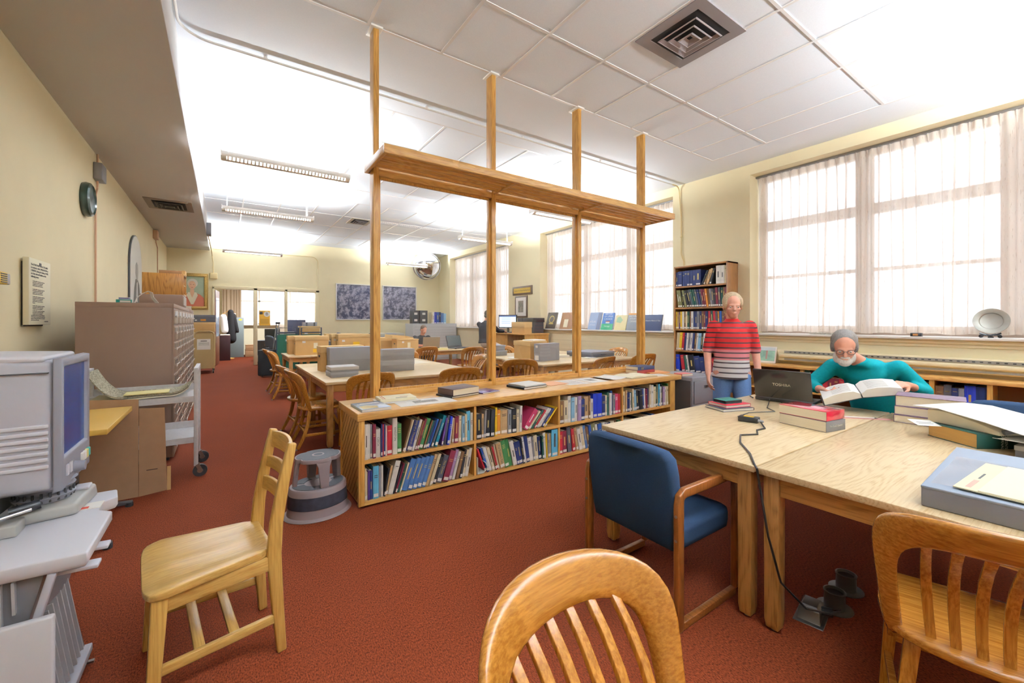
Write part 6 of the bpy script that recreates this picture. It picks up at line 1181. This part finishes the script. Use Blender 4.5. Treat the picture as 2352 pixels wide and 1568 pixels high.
# ------------------------------------------------------------------ people
def vec(*a): return Vector(a)
def frame(face, up=(0, 0, 1)):
    f = Vector(face).normalized(); u = Vector(up); u = (u - f * u.dot(f)).normalized(); return f.cross(u), f, u
def person(name, lb, root, J, skin, face, vox=.007, curl=(.5, .5), hs=1.0):
    """J: joints in world metres; r, f, u: head frame. One remeshed skin surface; clothes and hair are children."""
    t = thing(name, lb, 'person', root); o = Vector(root); P = {k: (Vector(v) - o if k[:2] != 'pn' else Vector(v)) for k, v in J.items()}
    r, f, u = frame(face); h = P['head']; b = MB(); H = lambda x, y, z: h + (r * x + f * y + u * z) * hs
    def el(m, c, ax, ay, az):
        q = MB().ell((0, 0, 0), 1, 16, 12); m.add([c + (r * (v[0] * ax) + f * (v[1] * ay) + u * (v[2] * az)) * hs for v in q.v], q.f)
    el(b, H(0, -.012, .03), .074, .094, .088); el(b, H(0, .022, -.035), .06, .066, .075); el(b, H(0, .045, -.084), .034, .04, .034); el(b, H(0, .074, .014), .05, .016, .011)
    b.caps(H(0, .084, .008), H(0, .104, -.028), .010, .015); el(b, H(0, .086, -.058), .024, .012, .008); el(b, H(0, .085, -.068), .021, .011, .007)
    for s in (-1, 1): el(b, H(s * .036, .062, -.024), .024, .02, .02); el(b, H(s * .078, -.008, -.008), .010, .02, .033)
    ax = (P['chest'] - P['neck']).normalized(); b.caps(P['neck'] + ax * .03, H(0, -.02, -.05), .056, .052); b.caps(P['chest'], P['neck'] + ax * .05, .085, .052); b.caps(P['hip'], P['chest'], .105, .105)
    for s in 'LR':
        b.caps(P['chest'].lerp(P['sh' + s], .5), P['sh' + s], .07, .05); b.caps(P['sh' + s], P['el' + s], .05, .041); b.caps(P['el' + s], P['wr' + s], .041, .028)
        b.caps(P['hip'], P['hip' + s], .1, .1); b.caps(P['hip' + s], P['kn' + s], .085, .058); b.caps(P['kn' + s], P['an' + s], .055, .038); b.caps(P['an' + s], P['toe' + s], .036, .028)
        w = P['wr' + s]; d = (P['hd' + s] - w).normalized() if 'hd' + s in P else (w - P['el' + s]).normalized(); pn = P.get('pn' + s, vec(0, 0, -1)); pn = (pn - d * pn.dot(d)).normalized(); sd = d.cross(pn) * (1 if s == 'R' else -1); cu = curl[0 if s == 'L' else 1]
        for k in range(4): b.caps(w + sd * (.012 * (k - 1.5)), w + d * .085 + sd * (.019 * (k - 1.5)), .017, .013)
        for k in range(4):
            L = (.036, .043, .039, .03)[k]; p = w + d * .088 + sd * (.0215 * (k - 1.5)); a = cu * .6
            for j in range(3): q = p + (d * math.cos(a) + pn * math.sin(a)) * L * (1 - .2 * j); b.caps(p, q, .0088 - .0005 * j, .0083 - .0005 * j, 10); p = q; a += cu * .75
        p = w + d * .025 - sd * .026; q = p + d * .036 - sd * .03 + pn * .012; b.caps(p, q, .015, .011, 10); b.caps(q, q + d * .034 - sd * .006 + pn * .012, .011, .009, 10)
    b.build('body', skin, t, remesh=vox)
    for s in (-1, 1): MB().ell(tuple(H(s * .033, .0755, -.004)), (.0095, .0095, .0075), 12, 8).build('eye', WHITE, t, smooth=True); MB().ell(tuple(H(s * .033, .0825, -.004)), .0046, 10, 6).build('iris', BLACK, t, smooth=True)
    return t, P, H, el
def shirt(t, P, m, to_wrist=False, name='shirt', vox=.009, hem=0, collar=True, sl=1.0):
    b = MB(); up = (P['chest'] - P['hip']).normalized(); sd = (P['shL'] - P['shR']); sd = (sd - up * sd.dot(up)).normalized(); fw = up.cross(sd)
    sm = (P['shL'] + P['shR']) / 2; n = 24
    st = [(P['hip'] - up * hem, .192, .146), (P['hip'].lerp(P['chest'], .3), .168, .128), (P['chest'], .178, .132), (P['chest'].lerp(sm, .6), .175, .122), (sm + up * .03, .13, .095), (P['neck'] - up * .015, .068, .068), (P['neck'] + up * .005, .064, .064)]
    b.loft([[c + sd * math.cos(2 * math.pi * k / n) * w + fw * math.sin(2 * math.pi * k / n) * d for k in range(n)] for c, w, d in st])
    for s in 'LR':
        b.caps(P['chest'].lerp(P['sh' + s], .55), P['sh' + s], .085, .066); b.caps(P['sh' + s], P['sh' + s].lerp(P['el' + s], sl), .068, .058)
        if to_wrist: b.caps(P['el' + s], P['el' + s].lerp(P['wr' + s], to_wrist), .058, .045)
    return b.build(name, m, t, remesh=vox)
def trousers(t, P, m, knee=False, name='trousers', vox=.01):
    b = MB(); b.caps(P['hip'], P['hip'] + vec(0, 0, .03), .125, .12)
    for s in 'LR':
        b.caps(P['hip'], P['hip' + s], .105, .1); b.caps(P['hip' + s], P['kn' + s].lerp(P['hip' + s], .12 if knee else 0), .098, .078)
        if not knee: b.caps(P['kn' + s], P['an' + s], .078, .06)
    return b.build(name, m, t, remesh=vox)
def shoes(t, P, m):
    for s in 'LR': MB().caps(P['an' + s] + vec(0, 0, -.03), P['toe' + s] + vec(0, 0, .004), .045, .04).build('shoe', m, t, remesh=.008)
SK1 = mat('skin_rosy', '#d39a86', .5, spec=.3, var=.05, vs=20); SK2 = mat('skin_warm', '#cf937c', .5, spec=.3, var=.06, vs=20)
# standing woman in red
def stripes():
    m, nt, b, N, L = nodes('striped_red_top'); tc = N('ShaderNodeTexCoord'); sp = N('ShaderNodeSeparateXYZ'); L(tc.outputs['Object'], sp.inputs[0])
    fr = N('ShaderNodeMath'); fr.operation = 'MULTIPLY'; fr.inputs[1].default_value = 1 / .052; L(sp.outputs[2], fr.inputs[0]); f2 = N('ShaderNodeMath'); f2.operation = 'FRACT'; L(fr.outputs[0], f2.inputs[0])
    st = N('ShaderNodeMath'); st.operation = 'LESS_THAN'; st.inputs[1].default_value = .26; L(f2.outputs[0], st.inputs[0])
    cr = N('ShaderNodeValToRGB'); cr.color_ramp.interpolation = 'CONSTANT'; e = cr.color_ramp.elements; e[0].position = 0; e[0].color = lin('#dcd8da'); e[1].position = 1.02 / 2; e[1].color = lin('#d9838a'); k = e.new(1.13 / 2); k.color = lin('#c41f22')
    hz = N('ShaderNodeMath'); hz.operation = 'MULTIPLY'; hz.inputs[1].default_value = .5; L(sp.outputs[2], hz.inputs[0]); L(hz.outputs[0], cr.inputs[0])
    mx = N('ShaderNodeMix'); mx.data_type = 'RGBA'; mx.inputs['B'].default_value = lin('#2e2226'); L(st.outputs[0], mx.inputs['Factor']); L(cr.outputs[0], mx.inputs['A']); L(mx.outputs['Result'], b.inputs['Base Color']); b.inputs['Roughness'].default_value = .85; return m
c = Vector((4.42, 2.32, 0)); f0 = Vector((-.78, -.62, 0)).normalized(); r0 = Vector((f0.y, -f0.x, 0)); Q = lambda r, f, z: tuple(c + r0 * r + f0 * f + Vector((0, 0, z)))
t, P, H, el = person('person', 'standing person in a red striped top and blue jeans beside the tall bookcase', tuple(c), dict(hip=Q(0, -.01, .93), chest=Q(0, .0, 1.25), neck=Q(0, .02, 1.45), head=Q(0, .055, 1.585), shL=Q(-.17, 0, 1.37), shR=Q(.17, 0, 1.37), elL=Q(-.235, -.04, 1.1), elR=Q(.23, -.02, 1.1), wrL=Q(-.24, .06, .87), wrR=Q(.24, .1, .87),
    hipL=Q(-.085, 0, .88), hipR=Q(.085, 0, .88), knL=Q(-.1, .06, .5), knR=Q(.1, -.02, .5), anL=Q(-.11, .03, .09), anR=Q(.11, -.1, .09), toeL=Q(-.13, .2, .03), toeR=Q(.14, .06, .03), pnL=(r0.x, r0.y, 0), pnR=(-r0.x, -r0.y, 0)), SK1, f0 + Vector((.0, 0, -.12)), hs=1.08)
shirt(t, P, stripes(), False, 'striped_top', hem=.10, sl=.9); trousers(t, P, mat('blue_denim', '#5f7ba8', .85, spec=.1, var=.12, vs=150, bump=.2), name='jeans'); shoes(t, P, DARK)
b = MB(); el(b, H(0, -.035, .045), .09, .098, .092); el(b, H(0, -.07, -.03), .075, .05, .08); el(b, H(-.066, .0, .03), .025, .05, .06); el(b, H(.066, .0, .03), .025, .05, .06); b.build('hair', mat('hair_ash_blond', '#b8a284', .7, var=.25, vs=90, bump=.4), t, remesh=.008)
# man in teal bending over an open book
t, P, H, el = person('person', 'bearded person in a teal sweater bent over an open book at the near table', (4.75, 1.2, 0), dict(hip=(4.74, 1.2, .56), chest=(4.56, 1.21, .93), neck=(4.40, 1.24, 1.10), head=(4.24, 1.29, 1.205), shL=(4.54, 1.02, 1.04), shR=(4.44, 1.43, 1.03), elL=(4.72, .90, .85), elR=(4.30, 1.56, .86), wrL=(4.36, .93, .93), wrR=(4.07, 1.37, .85),
    hdL=(4.2, .97, .95), hdR=(3.97, 1.27, .84), pnL=(-.3, .5, -.6), pnR=(.2, -.5, .6), hipL=(4.72, 1.09, .54), hipR=(4.72, 1.31, .54), knL=(4.34, 1.02, .53), knR=(4.33, 1.36, .53), anL=(4.42, 1.0, .09), anR=(4.40, 1.40, .09), toeL=(4.27, 1.0, .03), toeR=(4.25, 1.42, .03)), SK2, (-.86, -.34, -.3), curl=(.9, .9), hs=1.06)
shirt(t, P, mat('teal_knit', '#0a8a94', .85, spec=.15, var=.08, vs=60, bump=.25), .55, 'sweater'); trousers(t, P, mat('dark_trousers', '#2f3138', .85)); shoes(t, P, DARK)
HG = mat('hair_grey', '#77706c', .7, var=.3, vs=90, bump=.4); BW = mat('beard_white', '#d6cfca', .8, var=.15, vs=120, bump=.5)
b = MB(); el(b, H(0, -.035, .05), .088, .094, .09); el(b, H(0, -.07, -.03), .075, .045, .06); el(b, H(-.07, -.01, .01), .02, .04, .05); el(b, H(.07, -.01, .01), .02, .04, .05); b.build('hair', HG, t, remesh=.008)
b = MB(); el(b, H(0, .055, -.09), .048, .05, .042); el(b, H(-.045, .02, -.07), .028, .045, .05); el(b, H(.045, .02, -.07), .028, .045, .05); b.caps(H(-.025, .094, -.046), H(.025, .094, -.046), .009, .009); b.build('beard', BW, t, remesh=.007)
g = MB()
for s in (-1, 1): g.tube([H(s * .034 + .024 * math.cos(R(a)), .098, .0 + .019 * math.sin(R(a))) for a in range(0, 360, 30)], .002, 6, closed=True); g.tube([H(s * .058, .098, .005), H(s * .084, .0, .008)], .002, 6)
g.tube([H(-.01, .1, .004), H(.01, .1, .004)], .002, 6).build('glasses', DARK, t)
# open book held in his hands
ex = Vector((.16, -.40, .12)).normalized(); ey = Vector((-.9, -.3, -.12)); ey = (ey - ex * ey.dot(ex)).normalized(); ez = ex.cross(ey)
if ez.z < 0: ez = -ez
t = thing('open_book', 'thick open white paged book held by the person in teal', 'book', (4.02, 1.13, .875))
bp = lambda x, y, z: tuple(ex * x + ey * y + ez * z)
for s in (-1, 1):
    MB().loft([[bp(s * x, -.15, .0 - .02 * (x / .24)), bp(s * x, .14, .0 - .02 * (x / .24)), bp(s * x, .14, h), bp(s * x, -.15, h)] for x, h in ((.004, .03), (.04, .052), (.1, .055), (.17, .045), (.235, .025))]).build('page_block', PAPER, t, smooth=True, ang=50)
    MB().loft([[bp(s * x, -.155, -.004 - .02 * (x / .24)), bp(s * x, .145, -.004 - .02 * (x / .24)), bp(s * x, .145, -.001 - .02 * (x / .24)), bp(s * x, -.155, -.001 - .02 * (x / .24))] for x in (0, .245)]).build('cover', DARK, t)
    l = MB()
    for k in range(9): l.loft([[bp(s * (.05 + .15 * q), -.11 + .026 * k, hh + .0006), bp(s * (.05 + .15 * q), -.104 + .026 * k, hh + .0006)] for q, hh in ((0, .0527), (.34, .0548), (.8, .0445))], cap=False)
    l.build('print', mat('print_pale', '#a8a4a0', .7), t)
# reader at the far table
t, P, H, el = person('person', 'seated reader in a dark shirt looking down at a laptop at the far table', (4.42, 10.75, 0), dict(hip=(4.42, 10.82, .54), chest=(4.42, 10.76, .86), neck=(4.43, 10.72, 1.06), head=(4.45, 10.66, 1.20), shL=(4.61, 10.74, .99), shR=(4.23, 10.74, .99), elL=(4.70, 10.5, .80), elR=(4.15, 10.5, .80), wrL=(4.55, 10.26, .80), wrR=(4.30, 10.26, .80),
    hipL=(4.52, 10.78, .52), hipR=(4.32, 10.78, .52), knL=(4.54, 10.38, .52), knR=(4.30, 10.38, .52), anL=(4.54, 10.42, .09), anR=(4.30, 10.42, .09), toeL=(4.54, 10.27, .03), toeR=(4.30, 10.27, .03)), SK2, (.15, -.9, -.5), vox=.01)
shirt(t, P, mat('black_shirt', '#202228', .85), False, vox=.011); trousers(t, P, DARK); shoes(t, P, BLACK)
b = MB(); el(b, H(0, -.03, .05), .084, .09, .084); el(b, H(0, -.06, -.02), .07, .05, .06); b.build('hair', mat('hair_brown', '#5e4a3c', .7, var=.2, vs=90), t, remesh=.01)
chair(4.42, 10.78, -90, 'oak slat-back chair under the seated reader at the far table')
# man perched at the computer stand
t = thing('stool', 'tall wooden stool under the person at the computer stand', 'stool', (5.66, 9.47, 0)); MB().lathe([(.001, .70), (.16, .70), (.17, .715), (.16, .735), (.001, .735)], 24).build('seat', CH_X, t, smooth=True)
for a in (45, 135, 225, 315): MB().cyl((.1 * math.cos(R(a)), .1 * math.sin(R(a)), .70), (.17 * math.cos(R(a)), .17 * math.sin(R(a)), 0), .017).build('leg', CH_Z, t)
MB().lathe([(.14, .25), (.15, .26), (.14, .27), (.13, .26), (.14, .25)], 24).build('foot_ring', CH_Z, t)
t, P, H, el = person('person', 'person in a black pullover and pale shorts reaching to the far computer', (5.66, 9.47, 0), dict(hip=(5.66, 9.47, .86), chest=(5.68, 9.5, 1.22), neck=(5.74, 9.52, 1.45), head=(5.80, 9.54, 1.60), shL=(5.62, 9.70, 1.36), shR=(5.76, 9.33, 1.36), elL=(5.95, 9.82, 1.2), elR=(6.05, 9.42, 1.18), wrL=(6.2, 9.88, 1.18), wrR=(6.34, 9.6, 1.16),
    hipL=(5.72, 9.56, .84), hipR=(5.78, 9.38, .84), knL=(6.12, 9.66, .74), knR=(6.16, 9.40, .72), anL=(6.08, 9.64, .32), anR=(6.10, 9.38, .30), toeL=(6.22, 9.68, .25), toeR=(6.24, 9.42, .23)), SK2, (.9, .35, -.15), vox=.01)
shirt(t, P, mat('black_pullover', '#23232c', .9), .9, 'pullover', vox=.011); trousers(t, P, mat('pale_shorts', '#c5c0b4', .85), True, 'shorts'); shoes(t, P, GREYB)
b = MB(); el(b, H(0, -.03, .045), .086, .094, .086); el(b, H(0, -.06, -.03), .074, .05, .06); b.build('hair', mat('hair_dark_grey', '#4c4640', .7, var=.2, vs=90), t, remesh=.01)
